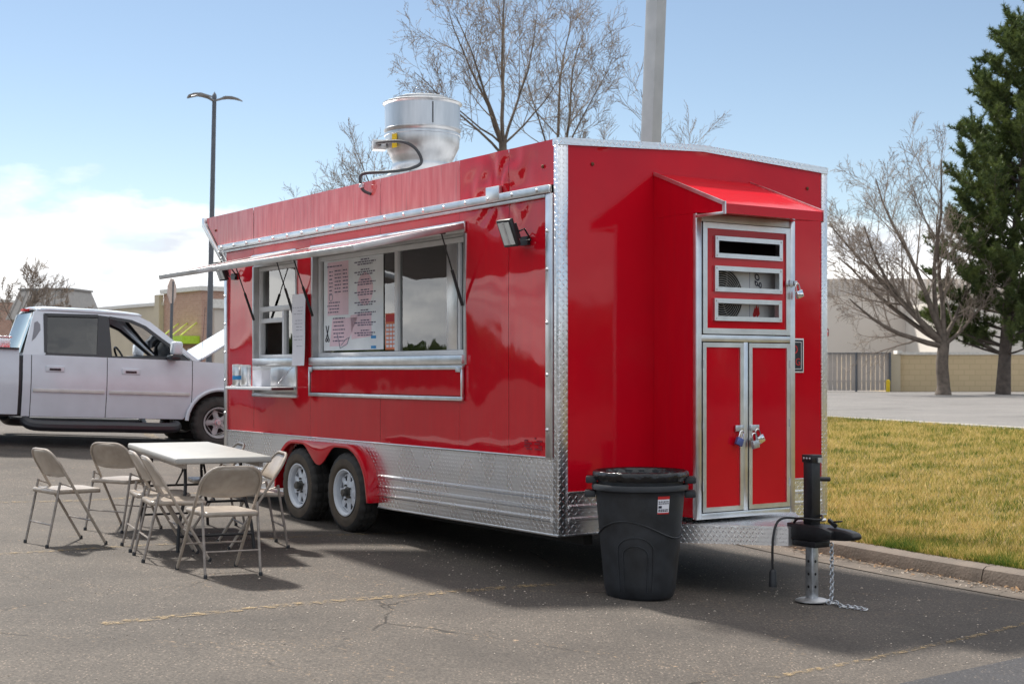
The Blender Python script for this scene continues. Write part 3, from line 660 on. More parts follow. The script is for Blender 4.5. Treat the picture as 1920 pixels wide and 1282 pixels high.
for k, (dx, dz) in enumerate(((0, 0), (.018, .02), (.036, .012))): m.add([(.185+dx, -.1035, .12+dz), (.215+dx, -.1035, .15+dz), (.20+dx, -.1035, .215+dz), (.178+dx, -.1035, .16+dz)], [(0, 1, 2, 3)])
m.build('flame_mark', 'red_print', ac)
# sign beside the cabinet
sg = empty('warning_sign', T.matrix_basis @ Vector((2.30, -.012, 1.575)), (0, 0, TA)); tag(sg, 'black sign with red letters and white border beside the cabinet', 'sign')
B().box(-.18, .18, -.004, 0, -.14, .14).build('sign_plate', 'white_trim', sg, bevel=.002)
B().box(-.168, .168, -.006, -.004, -.128, .128).build('sign_field', mat('sign_navy', (.008, .010, .02), .4), sg)
frame('sign_border', -.150, .150, -.112, .112, .005, -.0072, -.0062, 'white_trim', sg)
text('sign_text', 'NO', .10, 'red_print', sg, (.03, -.0075, .045), (R(90), 0, 0)); text('sign_text', 'SMOKING', .082, 'red_print', sg, (-.045, -.0075, -.055), (R(90), 0, 0))
# ---- windows of the serving side
def yframe(name, y0, y1, z0, z1, w, x0, x1, m, par):
    b = B(); b.box(x0, x1, y0, y1, z0, z0+w); b.box(x0, x1, y0, y1, z1-w, z1); b.box(x0, x1, y0, y0+w, z0+w, z1-w); b.box(x0, x1, y1-w, y1, z0+w, z1-w); return b.build(name, m, par, bevel=.003)
def window_box(o, par):
    y0, y1, z0, z1 = o; b = B(); d = .15
    b.box(-.014, d, y0-.02, y0+.012, z0, z1); b.box(-.014, d, y1-.012, y1+.02, z0, z1); b.box(-.014, d, y0+.0125, y1-.0125, z1-.012, z1+.02); b.box(-.014, d, y0+.0125, y1-.0125, z0-.02, z0+.012)
    return b.build('window_jamb', 'alu_dull', par, bevel=.002)
jb = window_box(WIN, T); js = window_box(SWN, T)
bar('window_sill', -.045, .12, WIN[0]-.01, WIN[1]+.01, 1.505, 1.575, 'alu')
# big slider: left leaf, mullion, right leaf, stile
wf = yframe('serving_window', WIN[0]+.014, WIN[1]-.014, 1.578, 2.53, .042, .045, .105, 'white_trim', T)
B().box(.04, .11, 2.42, 2.475, 1.622, 2.487).build('mullion', 'white_trim', wf, bevel=.003)
B().box(.05, .10, 1.47, 1.63, 1.622, 2.487).build('stile', 'alu', wf, bevel=.003)
B().box(.055, .095, 1.435, 1.462, 1.622, 2.487).build('stile', 'white_trim', wf, bevel=.003)
for a, b_, x in ((2.476, 3.912, .075), (1.631, 2.419, .066), (1.303, 1.434, .075)):
    B().box(x, x+.005, a, b_, 1.622, 2.487).build('glass_pane', 'glass', wf)
# small order window
sf = yframe('order_window', SWN[0]+.014, SWN[1]-.014, 1.578, 2.51, .036, .045, .105, 'white_trim', T)
B().box(.04, .11, SWN[0]+.051, SWN[1]-.051, 2.055, 2.105).build('transom', 'white_trim', sf, bevel=.003)
B().box(.045, .10, 4.72, 4.755, 1.615, 2.054).build('slider_stile', 'white_trim', sf, bevel=.003)
B().box(.055, .10, 4.756, SWN[1]-.051, 1.94, 1.985).build('slider_rail', 'white_trim', sf, bevel=.003)
for a, b_, c, d in ((SWN[0]+.051, SWN[1]-.051, 2.106, 2.473), (SWN[0]+.051, 4.719, 1.615, 2.054), (4.756, SWN[1]-.051, 1.986, 2.054)):
    B().box(.075, .08, a, b_, c, d).build('glass_pane', 'glass', sf)
bar('order_sill', -.03, .12, SWN[0]+.013, SWN[1]-.013, 1.505, 1.575, 'alu')
bar('order_back_plate', .03, .04, SWN[0]+.013, SWN[1]-.013, 1.228, 1.504, 'alu')
bar('order_bottom_frame', -.02, .02, SWN[0]-.02, SWN[1]+.02, 1.185, 1.214, 'alu')
# fold-down counter under the order window, with chain
sh = bar('order_shelf', -.27, -.012, SWN[0]+.02, SWN[1]+.12, 1.262, 1.29, 'white_trim')
bar('shelf_edge', -.26, -.03, SWN[0]+.0, SWN[0]+.018, 1.262, 1.288, mat('maroon_edge', (.10, .015, .02), .5), sh)
def chain(b, pts, pitch, r, wire):
    P = curve(pts, 24); acc = 0; k = 0; last = P[0]
    for p, q in zip(P[:-1], P[1:]):
        acc += (q-p).length
        if acc >= pitch:
            acc -= pitch; d = (q-p).normalized(); u = d.cross(Vector((.3, 1, .2))).normalized(); w_ = d.cross(u)
            if k % 2: u = w_
            ring = [q+d*(pitch*.72*math.cos(t))+u*(r*math.sin(t)) for t in np.linspace(0, 2*math.pi, 9)]
            b.tube(ring, wire, 4, caps=False); k += 1
    return b
chain(B(), [(-.02, SWN[0]+.02, 1.50), (-.10, SWN[0]+.03, 1.42), (-.20, SWN[0]+.06, 1.295)], .02, .007, .002).build('shelf_chain', 'galv', sh)
B().tube([(-.02, SWN[1]+.08, 1.42), (-.22, SWN[1]+.10, 1.29)], .005, 6).build('shelf_strut', 'alu', sh)
# lower flap under the big window
LF = (1.262, 4.01, 1.222, 1.49)
lf = B().grid(lin(LF[0]+.03, LF[1]-.03, .06), lin(LF[2]+.03, LF[3]-.03, .04), lambda y, z: (-.022-buckle(y, z)*.8, y, z)).build('counter_flap', 'red', T, smooth=True)
b = B(); b.box(-.034, -.012, LF[0], LF[1], LF[2]-.012, LF[2]+.02); b.box(-.034, -.012, LF[0], LF[1], LF[3]-.03, LF[3]); b.box(-.034, -.012, LF[0], LF[0]+.022, LF[2]+.02, LF[3]-.03); b.box(-.034, -.012, LF[1]-.022, LF[1], LF[2]+.02, LF[3]-.03)
b.build('flap_frame', 'alu', lf, bevel=.003)
b = B(); b.box(-.04, -.034, LF[0]+.02, LF[0]+.09, LF[3]-.05, LF[3]-.005); b.box(-.04, -.034, LF[1]-.09, LF[1]-.02, LF[3]-.05, LF[3]-.005); b.build('flap_latch', 'galv', lf, bevel=.002)
# awnings
def awning(y0, y1, name, reach=.99, drop=.225):
    zt = 2.632
    a = bar(name, -.03, -.008, y0, y1, 2.555, 2.64, 'alu')          # hinge flashing on the wall
    d = Vector((-reach, 0, -drop)).normalized(); up = Vector((-d.z, 0, d.x)); up = up if up.z > 0 else -up
    hx = Vector((-.03, 0, zt-.03)); ln = math.hypot(reach, drop); c = hx+d*ln/2; yc = (y0+y1)/2; hw = (y1-y0)/2
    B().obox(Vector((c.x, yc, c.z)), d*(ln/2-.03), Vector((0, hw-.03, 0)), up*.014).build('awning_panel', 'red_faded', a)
    b = B()
    for s_ in (-1, 1): b.obox(Vector((c.x, yc+s_*(hw-.014), c.z)), d*(ln/2), Vector((0, .014, 0)), up*.024)
    for q in (-1, 1): b.obox(Vector((c.x, yc, c.z))+d*(q*(ln/2-.014)), d*.014, Vector((0, hw-.028, 0)), up*.0235)
    b.build('awning_frame', 'alu_dull', a, bevel=.003)
    B().obox(Vector((c.x, yc, c.z))-up*.016, d*(ln/2-.03), Vector((0, hw-.03, 0)), up*.002).build('awning_lining', mat('awning_lining', (.34, .34, .35), .5), a)
    for yy in (y0+.03, y1-.03):
        top = hx+d*(ln*.20)-up*.03; top = Vector((top.x, yy, top.z)); bot = Vector((-.02, yy+(.012 if yy == y0+.03 else -.012), 1.97)); mid = top.lerp(bot, .5)
        st = B().tube([mid, bot], .013, 8).build('gas_strut', 'black', a)
        B().tube([top, mid], .006, 6).build('strut_rod', 'black', a)
        B().box(top.x-.03, top.x+.03, yy-.012, yy+.012, top.z, top.z+.03).build('strut_bracket', 'black', a)
    return a
awning(1.235, 3.985, 'serving_awning'); awning(4.30, 5.335, 'order_awning')
# floodlights
def flood(y, z, ang):
    f = B(); n = Vector((-math.cos(R(22))*math.cos(ang), -math.cos(R(22))*math.sin(ang), -math.sin(R(22)))); u = Vector((math.sin(ang), -math.cos(ang), 0)); w_ = n.cross(u).normalized()
    c = Vector((-.17, y, z))
    h = f.obox(c, n*.018, u*.085, w_*.105).build('flood_lamp', 'black', T, bevel=.006)
    B().obox(c+n*.020, n*.003, u*.066, w_*.086).build('lens', mat('lamp_lens', (.62, .64, .62), .12), h)
    fr = B(); fr.obox(c+n*.024, n*.003, u*.010, w_*.086); fr.build('lens_bar', 'galv', h)
    b = B()
    for k in np.linspace(-.07, .07, 6): b.obox(c-n*.03, n*.014, Vector(u)*.004, w_*.06) if False else b.obox(c-n*.03+u*k, n*.014, u*.003, w_*.06)
    b.build('cooling_fin', 'black', h)
    q = c-n*.02; b = B(); b.tube([q+u*.11, q+u*.11-n*.05+w_*.05*0, Vector((-.03, y+u.y*.09, z-.05)), Vector((-.03, y-u.y*.09, z-.05)), q-u*.11-n*.05, q-u*.11], .007, 6); b.box(-.035, -.008, y-.05, y+.05, z-.085, z-.02); b.build('bracket', 'black', h)
flood(.40, 2.47, R(2)); flood(5.80, 2.50, R(2))
# exhaust fan on the roof
FX, FY = .62, 2.976
fan = B().box(FX-.34, FX+.34, FY-.34, FY+.34, 3.10, 3.235).build('exhaust_fan', 'alu_dull', T, bevel=.004)
B().lathe([(.335, 3.236), (.30, 3.27), (.275, 3.32), (.272, 3.36), (.30, 3.42), (.338, 3.50), (.345, 3.58), (.345, 3.60)], 48, c=(FX, FY, 0)).build('fan_bowl', 'spun', fan, smooth=True)
B().lathe([(.345, 3.598), (.352, 3.602), (.352, 3.622), (.340, 3.626), (.355, 3.65), (.355, 3.662), (.345, 3.668), (.347, 3.88), (.366, 3.895), (.368, 3.905), (.352, 3.912), (.24, 3.925), (.235, 3.93)], 48, c=(FX, FY, 0)).build('fan_drum', 'spun', fan, smooth=True)
B().lathe([(.25, 3.92), (.25, 3.955), (.235, 3.96), (.225, 3.93), (0, 3.90)], 36, c=(FX, FY, 0)).build('fan_outlet', 'alu_dull', fan, smooth=True)
da = R(214)
def fanp(a, r_, z): return Vector((FX+r_*math.cos(a), FY+r_*math.sin(a), z))
b = B(); b.tube([fanp(R(255), .353, 3.68), fanp(R(255), .353, 3.87)], .004, 4)
for zz in (3.70, 3.77, 3.85): b.lathe([(0, .004), (.006, 0)], 6, c=fanp(R(255), .354, zz))
b.build('drum_seam', 'dark', fan)
ja = R(158); jb_ = fanp(ja, .40, 3.51); n_ = Vector((math.cos(ja), math.sin(ja), 0)); t_ = Vector((-n_.y, n_.x, 0))
B().obox(jb_, n_*.06, t_*.06, Vector((0, 0, .045))).build('junction_box', 'alu_dull', fan, bevel=.004)
st_ = fanp(R(193), .362, 3.545); n2 = Vector((math.cos(R(193)), math.sin(R(193)), 0)); t2 = Vector((-n2.y, n2.x, 0))
for dz in (.02, -.055): B().obox(st_+Vector((0, 0, dz))-n2*.012, n2*.002, t2*.03, Vector((0, 0, .026))).build('warning_label', 'yellow', fan)
B().tube(curve([jb_+t_*.06, jb_+t_*.16+n_*.03, fanp(R(215), .46, 3.49), fanp(R(232), .47, 3.42), fanp(R(238), .46, 3.30), fanp(R(225), .52, 3.235), fanp(R(206), .58, 3.21), Vector((-.05, FY-.10, 3.20)), Vector((-.075, FY-.09, 3.13)), Vector((-.06, FY-.12, 3.05)), Vector((-.012, FY-.17, 3.015))], 8), .0145, 8).build('conduit', mat('conduit_grey', (.045, .047, .055), .6), fan, smooth=True)
b = B(); b.lathe([(.019, -.02), (.026, -.015), (.026, .015), (.019, .02)], 10, c=(-.068, FY-.105, 3.09)); b.build('conduit_fitting', 'galv', fan)
# fenders
def fender(side):
    x0, x1 = (-.118, -.004) if side < 0 else (W+.004, W+.118)
    wh = (3.14, 4.10); bm_ = []
    top = []; n = 16
    out = [(2.66, .292)]
    for t in np.linspace(0, math.pi/2, 12): out.append((2.66+.42*(1-math.cos(t)), .345+.44*math.sin(t)))
    for t in np.linspace(math.pi/2, 0, 12): out.append((4.58-.42*(1-math.cos(t)), .345+.44*math.sin(t)))
    out.append((4.58, .292))
    # band (top surface with thickness) and outer face with two wheel cut-outs
    inner = [(4.165, .335)]
    def low(y):
        a = [.292]
        for c in wh:
            d = abs(y-c)
            if d < .44: a.append(.345+math.sqrt(max(0, .44**2-d*d))*.95)
        mid = (wh[0]+wh[1])/2
        z = max(a); dm = abs(y-mid)
        if dm < .40: z = .575+.16*(1-math.cos(math.pi*min(1, dm/.36)))/2*1.15
        return min(z, .758)
    def upz(y):
        for (a, za), (b_, zb) in zip(out[:-1], out[1:]):
            if a <= y <= b_ and b_ > a: return za+(zb-za)*(y-a)/(b_-a)
        return .785
    xs = x0 if side < 0 else x1
    ys_ = [2.6601]+list(np.linspace(2.665, 4.575, 100))+[4.5799]
    m = B()
    def lowb(y):
        if y < 2.697 or y > 4.543: return .292
        return min(low(y), upz(y)-.03)
    m.add([(xs, y, z) for y in ys_ for z in (lowb(y), upz(y))], [(2*i, 2*i+1, 2*i+3, 2*i+2) for i in range(len(ys_)-1)])
    k = len(out)
    m.add([(x, y, z) for y, z in out for x in (x0, x1)], [(2*i, 2*i+1, 2*i+3, 2*i+2) for i in range(k-1)])
    o = m.build('fender', 'red', T, smooth=True, ang=50)
    sm = o.modifiers.new('thick', 'SOLIDIFY'); sm.thickness = .012; sm.offset = 0
    bv = o.modifiers.new('edge', 'BEVEL'); bv.width = .012; bv.segments = 2; bv.limit_method = 'ANGLE'
fender(-1); fender(1)
B().box(.16, .18, 2.66, 4.58, .26, .80).build('wheel_well', 'dark', T)
# wheels
def tyre_mesh(r, w, rim, n=72):
    hw = w/2
    prof = [(rim, -hw*.80), (rim+.012, -hw*.88), (rim+.05, -hw*.99), (r-.055, -hw), (r-.028, -hw*.94), (r-.008, -hw*.80), (r, -hw*.62), (r-.010, -hw*.60), (r-.010, -hw*.52), (r, -hw*.50), (r, -hw*.12), (r-.01, -hw*.10), (r-.01, hw*.1), (r, hw*.12), (r, hw*.50), (r-.010, hw*.52), (r-.010, hw*.60), (r, hw*.62), (r-.008, hw*.80), (r-.028, hw*.94), (r-.055, hw), (rim+.05, hw*.99), (rim, hw*.8)]
    return prof
def make_wheel(loc, r=.355, w=.205, rim=.195, style='spoke', sidem='rubber_brown', rimm='rim_white', par=None, name='wheel'):
    """axle along x, outer face towards -x"""
    prof = tyre_mesh(r, w, rim); hw = w/2
    wobj = B().lathe(prof[3:-2], 96, axis='x', fn=lambda k, j: (-.013 if (j % 4 in (0,)) and 1 <= k <= 15 and k not in (4, 5, 8, 9, 12, 13) else 0)).build(name, 'rubber', par, smooth=True, ang=40)
    wobj.location = loc
    B().lathe([(rim-.004, -hw*.78), (rim+.012, -hw*.88-.001), (rim+.028, -hw*.97), (rim+.032, -hw*1.0), (rim+.05, -hw*1.02), (r-.06, -hw*1.015), (r-.055, -hw*1.0)], 64, axis='x').build('tyre_sidewall', sidem, wobj, smooth=True)
    rp = B().lathe([(rim+.006, -hw*.93), (rim+.008, -hw*.98), (rim-.002, -hw*.99), (rim-.01, -hw*.90), (rim-.022, -hw*.80), (rim-.03, -hw*.35), (rim-.034, -hw*.1)], 48, axis='x').build('rim', rimm, wobj, smooth=True)
    d = B(); n = 8 if style == 'spoke' else 5; x = -hw*.52; ro_ = rim-.026; ri = .088
    seg = 12
    def ringpt(rad, a, xx): return (xx, rad*math.cos(a), rad*math.sin(a))
    for k in range(n):
        a0 = 2*math.pi*k/n; st = 2*math.pi/n
        ha = st*.5; c = a0+st/2
        # hole polygon: triangle with its wide side outwards
        rin, rout = (.106, .160) if style == 'spoke' else (.085, .158)
        w_in, w_out = (.09, .27) if style == 'spoke' else (.16, .30)
        hole = [(rin, c-st*w_in), (rin, c+st*w_in), (rout, c+st*w_out), (rout, c-st*w_out)]
        outer = [(ri-.04, c-ha), (ri-.04, c+ha), (ro_, c+ha), (ro_, c-ha)]
        vs = [ringpt(q, a, x-(.012 if q < .1 else 0)) for q, a in outer]+[ringpt(q, a, x) for q, a in hole]+[ringpt(q, a, x+.006) for q, a in hole]
        d.add(vs, [(0, 1, 5, 4), (1, 2, 6, 5), (2, 3, 7, 6), (3, 0, 4, 7)]+[(4+i, 4+(i+1) % 4, 8+(i+1) % 4, 8+i) for i in range(4)])
    d.lathe([(ro_, x), (ro_+.004, x-.008), (rim-.02, x-.006)], 48, axis='x')
    d.build('wheel_disc', rimm, wobj, smooth=False)
    B().lathe([(rim-.035, hw*.1), (.0, hw*.1)], 32, axis='x').build('brake_drum', 'dark', wobj)
    hb = B(); hb.lathe([(.052, x-.004), (.050, x-.02), (.034, x-.022), (.034, x-.062), (.028, x-.07), (0, x-.07)], 20, axis='x')
    for k in range(5):
        a = 2*math.pi*k/5; hb.lathe([(.010, x-.012), (.010, x-.032), (0, x-.034)], 6, c=(0, .066*math.cos(a), .066*math.sin(a)), axis='x')
    hb.build('hub', 'hub' if style == 'spoke' else 'galv', wobj, smooth=True)
    return wobj
w0 = make_wheel((-.002, 3.14, .352), r=.36, rim=.205, par=T)
for x, y, rz, rx in ((-.002, 4.10, 0, .4), (W+.002, 3.14, math.pi, .2), (W+.002, 4.10, math.pi, .9)):
    c = copy_tree(w0, T); c.location = (x, y, .352); c.rotation_euler = (rx, 0, rz)
B().box(.12, W-.12, 3.10, 3.18, .30, .40).build('axle', 'frame_dark', T); B().box(.12, W-.12, 4.06, 4.14, .30, .40).build('axle', 'frame_dark', T)
# faint stencil near the lower front corner
m = B(); rs_ = random.Random(4)
for q, (y0, y1) in enumerate(((.20, .30), (.33, .43))):
    for k in range(5 if q == 0 else 4):
        for j in range(4):
            if rs_.random() < .75: m.box(-.0115, -.0105, y0+.025*j, y0+.025*j+.016, .865+.02*k, .877+.02*k)
m.build('stencil_mark', mat('faded_stencil', (.23, .015, .03), .6), T)
# ---- tongue, coupler, jack, chain, cable
tg = B().prism([(.42, -.012), (2.33, -.012), (1.47, -1.03), (1.28, -1.03)], .325, .337, 'z').build('tongue_plate', 'plate', T)
b = B()
for p, q in (((.42, -.012), (1.28, -1.03)), ((2.33, -.012), (1.47, -1.03))):
    p = Vector((*p, 0)); q = Vector((*q, 0)); d = (q-p).normalized(); n_ = Vector((-d.y, d.x, 0)); b.obox((p+q)/2+Vector((0, 0, .262)), (q-p)/2, n_*.012, Vector((0, 0, .062)))
b.build('tongue_rail', 'plate_tongue', tg)
B().box(1.27, 1.48, -1.045, -1.030, .2, .338).build('tongue_end', 'alu_dull', tg)
cp = B(); cp.prism([(-1.0, .25), (-1.30, .255), (-1.42, .285), (-1.42, .335), (-1.30, .36), (-1.0, .365)], 1.29, 1.46, 'x'); cp_o = cp.build('coupler', 'black', T, bevel=.008)
B().prism([(-1.28, .262), (-1.50, .275), (-1.58, .285), (-1.60, .305), (-1.58, .335), (-1.50, .35), (-1.34, .355)], 1.33, 1.42, 'x').build('ball_socket', 'black', cp_o, bevel=.018, seg=3)
b = B(); b.obox((1.375, -1.36, .385), (0, .035, .02), (.012, 0, 0), (0, -.006, .012)); b.obox((1.375, -1.41, .40), (0, .03, -.004), (.018, 0, 0), (0, 0, .006)); b.build('latch_lever', 'black', cp_o, bevel=.004)
B().box(1.30, 1.45, -1.27, -1.05, .205, .25).build('jack_mount', 'black', cp_o, bevel=.005)
jk = B().box(1.375-.043, 1.375+.043, -1.165-.043, -1.165+.043, .36, .84).build('jack_post', 'black', T, bevel=.006)
B().box(1.375-.05, 1.375+.05, -1.165-.05, -1.165+.05, .80, .855).build('jack_cap', 'black', jk, bevel=.004)
B().box(1.375+.0, 1.375+.045, -1.225, -1.20, .80, .835).build('jack_label', 'galv', jk)
b = B()
for k in (-.028, 0, .028): b.lathe([(0, -.006), (.008, -.004), (.009, 0)], 8, c=(1.375-.050, -1.165+k, .83), axis='x')
b.build('jack_rivet', 'alu', jk)
B().tube([(1.42, -1.165, .68), (1.53, -1.185, .675)], .017, 10).build('jack_handle', 'black', jk)
B().tube([(1.42, -1.165, .385), (1.50, -1.175, .385)], .012, 8).build('jack_pin', 'alu', jk)
lg = B().box(1.375-.033, 1.375+.033, -1.165-.033, -1.165+.033, -.165, .30).build('jack_leg', 'galv', jk, bevel=.006)
b = B()
for z in (-.08, .01, .10): b.lathe([(0, -.0345), (.011, -.0345)], 10, c=(1.375, -1.165, z), axis='x'); b.lathe([(0, -.0345), (.011, -.0345)], 10, c=(1.375, -1.165, z), axis='y')
b.build('pin_hole', 'dark', jk)
B().lathe([(0, -.160), (.055, -.162), (.10, -.168), (.118, -.176), (.118, -.183), (.0, -.187)], 20, c=(1.375, -1.165, 0)).build('jack_foot', 'alu_dull', jk, smooth=True)
chain(B(), [(1.43, -1.30, .255), (1.432, -1.302, .05), (1.43, -1.30, -.14), (1.41, -1.29, -.178), (1.45, -1.33, -.182), (1.40, -1.40, -.186), (1.44, -1.50, -.190), (1.46, -1.60, -.193)], .026, .0145, .0048).build('safety_chain', 'galv', cp_o)
B().tube(curve([(1.33, -1.02, .345), (1.30, -1.11, .40), (1.36, -1.25, .40), (1.44, -1.19, .42), (1.37, -1.09, .395), (1.25, -1.02, .40), (1.19, -1.0, .36), (1.155, -1.0, .25), (1.15, -1.0, .10), (1.155, -1.0, .03)], 8), .009, 8).build('wiring_cable', 'black', T, smooth=True)
b = B(); b.lathe([(.014, .04), (.022, .03), (.027, .02), (.028, -.045), (.030, -.05), (.03, -.085), (0, -.085)], 14, c=(1.155, -1.0, 0)); b.build('cable_plug', 'black_plastic', bpy.data.objects['wiring_cable'], smooth=True)

# ------------------------------------------------------------------ things on the trailer's window side
def onT(x, y, z): return T.matrix_basis @ Vector((x, y, z))
def word_rows(b, rows, x, rs, h=.012):
    for (yc, z, w) in rows:
        y = yc+w/2
        while y > yc-w/2:
            l = rs.uniform(.02, .06); l = min(l, y-(yc-w/2)); 
            if l > .008: b.add([(x, y, z-h/2), (x, y-l, z-h/2), (x, y-l, z+h/2), (x, y, z+h/2)], [(0, 1, 2, 3)])
            y -= l+.012
mp_ = empty('menu_poster', onT(.068, 3.30, 1.64), (0, 0, TA)); tag(mp_, 'tall printed menu poster in pink and pale blue inside the serving window', 'menu')
MW, MH = 1.16, .845
B().grid(lin(-MW/2, MW/2, .1), lin(0, MH, .1), lambda y, z: (.0, y, z)).build('poster_sheet', 'blue_print', mp_)
m = B(); m.add([(-.001, .50, .33), (-.001, .08, .33), (-.001, .08, .83), (-.001, .50, .83)], [(0, 1, 2, 3)]); m.add([(-.001, .46, .04), (-.001, .12, .04), (-.001, -.10, .30), (-.001, .40, .30)], [(0, 1, 2, 3)])
m.lathe([(0, -.0012), (.15, -.0012)], 24, c=(0, -.24, .55), axis='x'); m.add([(-.001, .02, .10), (-.001, -.36, .12), (-.001, -.36, .34), (-.001, .04, .32)], [(0, 1, 2, 3)])
m.build('poster_colour_block', 'pink_print', mp_)
m = B(); rs_ = random.Random(11); rows = []
for k in range(7): rows.append((.43, .74-.035*k, .07)); rows.append((.29, .745-.033*k, .13)); rows.append((.14, .745-.033*k, .10))
rows += [(.36, .79, .30), (.36, .45, .22), (.38, .42, .25), (.36, .39, .20), (.38, .36, .22)]
for k in range(7): rows.append((.27, .30-.035*k, .24-.02*(k % 3)))
z = .82
for k in range(8):
    rows += [(-.24, z, .16), (-.24, z-.022, .40), (-.24, z-.043, .28)]; z -= .092
word_rows(m, rows, -.002, rs_, .011); m.build('poster_lettering', mat('menu_ink', (.13, .11, .19), .8), mp_)['kind'] = 'stuff'
m = B(); 
for s_ in (-1, 1): m.tube([(-.003, .50+s_*.022, .115), (-.003, .50, .16), (-.003, .50-s_*.03, .235)], .005, 4); m.torus((-.003, .50+s_*.022, .10), .016, .004, (0, 1, 0), (0, 0, 1), 12, 4)
m.build('scissors_drawing', 'ink', mp_)
m = B(); m.torus((-.003, .43, .50), .035, .003, (0, 1, 0), (0, 0, 1.4), 14, 4); m.tube([(-.003, .30, .15), (-.003, .24, .02), (-.003, .10, .06), (-.003, .06, .12), (-.003, .13, .10), (-.003, .22, .05)], .004, 4); m.build('food_drawing', 'ink_soft', mp_)
m = B()
for y_, z_ in ((-.40, .10), (-.40, .01)): m.box(-.003, -.001, y_-.045, y_+.045, z_, z_+.025)
m.build('tape_patch', 'blue_tape', mp_)
op = empty('price_card', onT(.070, 2.59, 1.635), (0, 0, TA)); tag(op, 'small orange and white price card next to the menu poster', 'price card')
B().box(-.001, .001, -.10, .10, 0, .32).build('card_sheet', 'orange_print', op); B().box(-.0025, -.0012, -.09, .09, .245, .31).build('card_heading', 'red_print', op)
m = B()
for r_ in range(6):
    for c_ in range(3): m.box(-.003, -.0012, -.085+.06*c_, -.04+.06*c_, .02+.036*r_, .045+.036*r_)
m.build('card_cells', 'paper', op)
pap = empty('paper_notice', onT(-.06, 4.165, 1.50), (0, 0, TA)); tag(pap, 'long white handwritten paper notice hanging between the two windows', 'notice')
B().grid(lin(-.14, .14, .035), lin(0, .69, .05), lambda y, z: (.018*math.sin(z*6+1)*(.5+y)+.012*math.cos(y*16)-.03*(1-z/.69)+.022, y, z)).build('paper_sheet', 'paper', pap, smooth=True)
m = B(); rs_ = random.Random(2); word_rows(m, [(.01+rs_.uniform(-.02, .02), .56-.031*k, rs_.uniform(.10, .2)) for k in (0, 1, 2, 4, 5, 6, 7, 9, 10, 12)], -.05, rs_, .005)
for i, v in enumerate(m.v): y, z = v[1], v[2]; m.v[i] = (.018*math.sin(z*6+1)*(.5+y)+.012*math.cos(y*16)-.03*(1-z/.69)+.0195, y, z)
m.build('handwriting', 'ink_soft', pap)['kind'] = 'stuff'
# canisters, napkin box on the little shelf
for i, (y, x, lab, h) in enumerate(((5.30, -.20, 'tall steel canister with a strip of blue tape on the order shelf', .22), (5.17, -.16, 'plain steel canister behind the taped one on the order shelf', .215))):
    c = empty('canister', onT(x, y, 1.2905), (0, 0, TA)); tag(c, lab, 'canister', 'canisters on the order shelf')
    B().lathe([(0, 0), (.048, 0), (.050, .006), (.050, h-.012), (.046, h), (0, h)], 24).build('canister_body', 'alu', c, smooth=True)
    B().lathe([(.051, h-.022), (.052, h-.01), (.049, h+.004), (0, h+.006)], 24).build('canister_lid', 'white_trim', c, smooth=True)
    if i == 0: B().lathe([(.0508, .07), (.0508, .11)], 24).build('tape_strip', 'blue_tape', c)
nb = empty('napkin_box', onT(-.10, 4.93, 1.2905), (0, 0, TA)); tag(nb, 'white paper box standing on the order shelf by the window', 'box')
B().box(-.05, .05, -.11, .11, 0, .20).build('box_body', 'paper', nb, bevel=.003); B().box(-.052, .052, -.112, .112, .165, .205).build('box_lid', 'white_trim', nb, bevel=.003)

# ------------------------------------------------------------------ trash can
tcan = empty('trash_can', (.90, 10.0, -.128)); tag(tcan, 'tall charcoal plastic trash can with wavy ridge in front of the trailer', 'trash can')
def can_r(z): return .245+.072*(z/.78)
B().lathe([(0, .015), (.225, .0), (.236, .012), (.243, .04)]+[(can_r(z), z) for z in np.linspace(.06, .74, 16)]+[(.318, .745), (.338, .752), (.340, .775), (.332, .79), (.312, .79), (.305, .76)], 64).build('can_body', 'black_plastic', tcan, smooth=True, ang=50)
def on_can(a, z, d=.002): r_ = can_r(z)+d; return (r_*math.cos(a), r_*math.sin(a), z)
av = -math.pi/2-.09                                     # azimuth that faces the camera
B().tube([on_can(av+t, .485+.062*math.cos(t*2.15+.75)) for t in np.linspace(-1.75, 1.75, 44)], .006, 6).build('wave_ridge', 'black_plastic', tcan, smooth=True)
for w_, hz in ((.46, .40), (.32, .37)):
    pts = [on_can(av-.12-w_, z) for z in np.linspace(.06, hz-.06, 8)]+[on_can(av-.12-w_*math.cos(t), hz-.06+.085*math.sin(t)*w_/.40) for t in np.linspace(0, math.pi, 16)]+[on_can(av-.12+w_, z) for z in np.linspace(hz-.06, .06, 8)]
    B().tube(pts, .005, 6).build('arch_ridge', 'black_plastic', tcan, smooth=True)
def can_handle(z, par, r0):
    for s_ in (0, math.pi):
        a = s_-.08; d = Vector((math.cos(a), math.sin(a), 0)); t = Vector((-d.y, d.x, 0)); c = d*r0
        b = B(); b.obox(c+d*.035+Vector((0, 0, z)), d*.035, t*.075, Vector((0, 0, .006))-d*.0); b.obox(c+d*.066+Vector((0, 0, z-.018)), d*.006, t*.075, Vector((0, 0, .018)))
        for k in (-.072, .072): b.obox(c+d*.03+t*k+Vector((0, 0, z-.02)), d*.035, t*.005, Vector((0, 0, .02)))
        b.build('handle', 'black_plastic', par, bevel=.004)
can_handle(.735, tcan, .315)
lab = B().grid(list(np.linspace(.40, .70, 7)), [.60, .72], lambda a, z: on_can(av+a, z, .003)).build('can_label', 'paper', tcan)
B().grid(list(np.linspace(.40, .70, 7)), [.700, .7205], lambda a, z: on_can(av+a, z, .004)).build('label_band', 'red_print', lab)
B().grid(list(np.linspace(.40, .70, 7)), [.5995, .609], lambda a, z: on_can(av+a, z, .004)).build('label_band', 'red_print', lab)
m = B(); rs_ = random.Random(9)
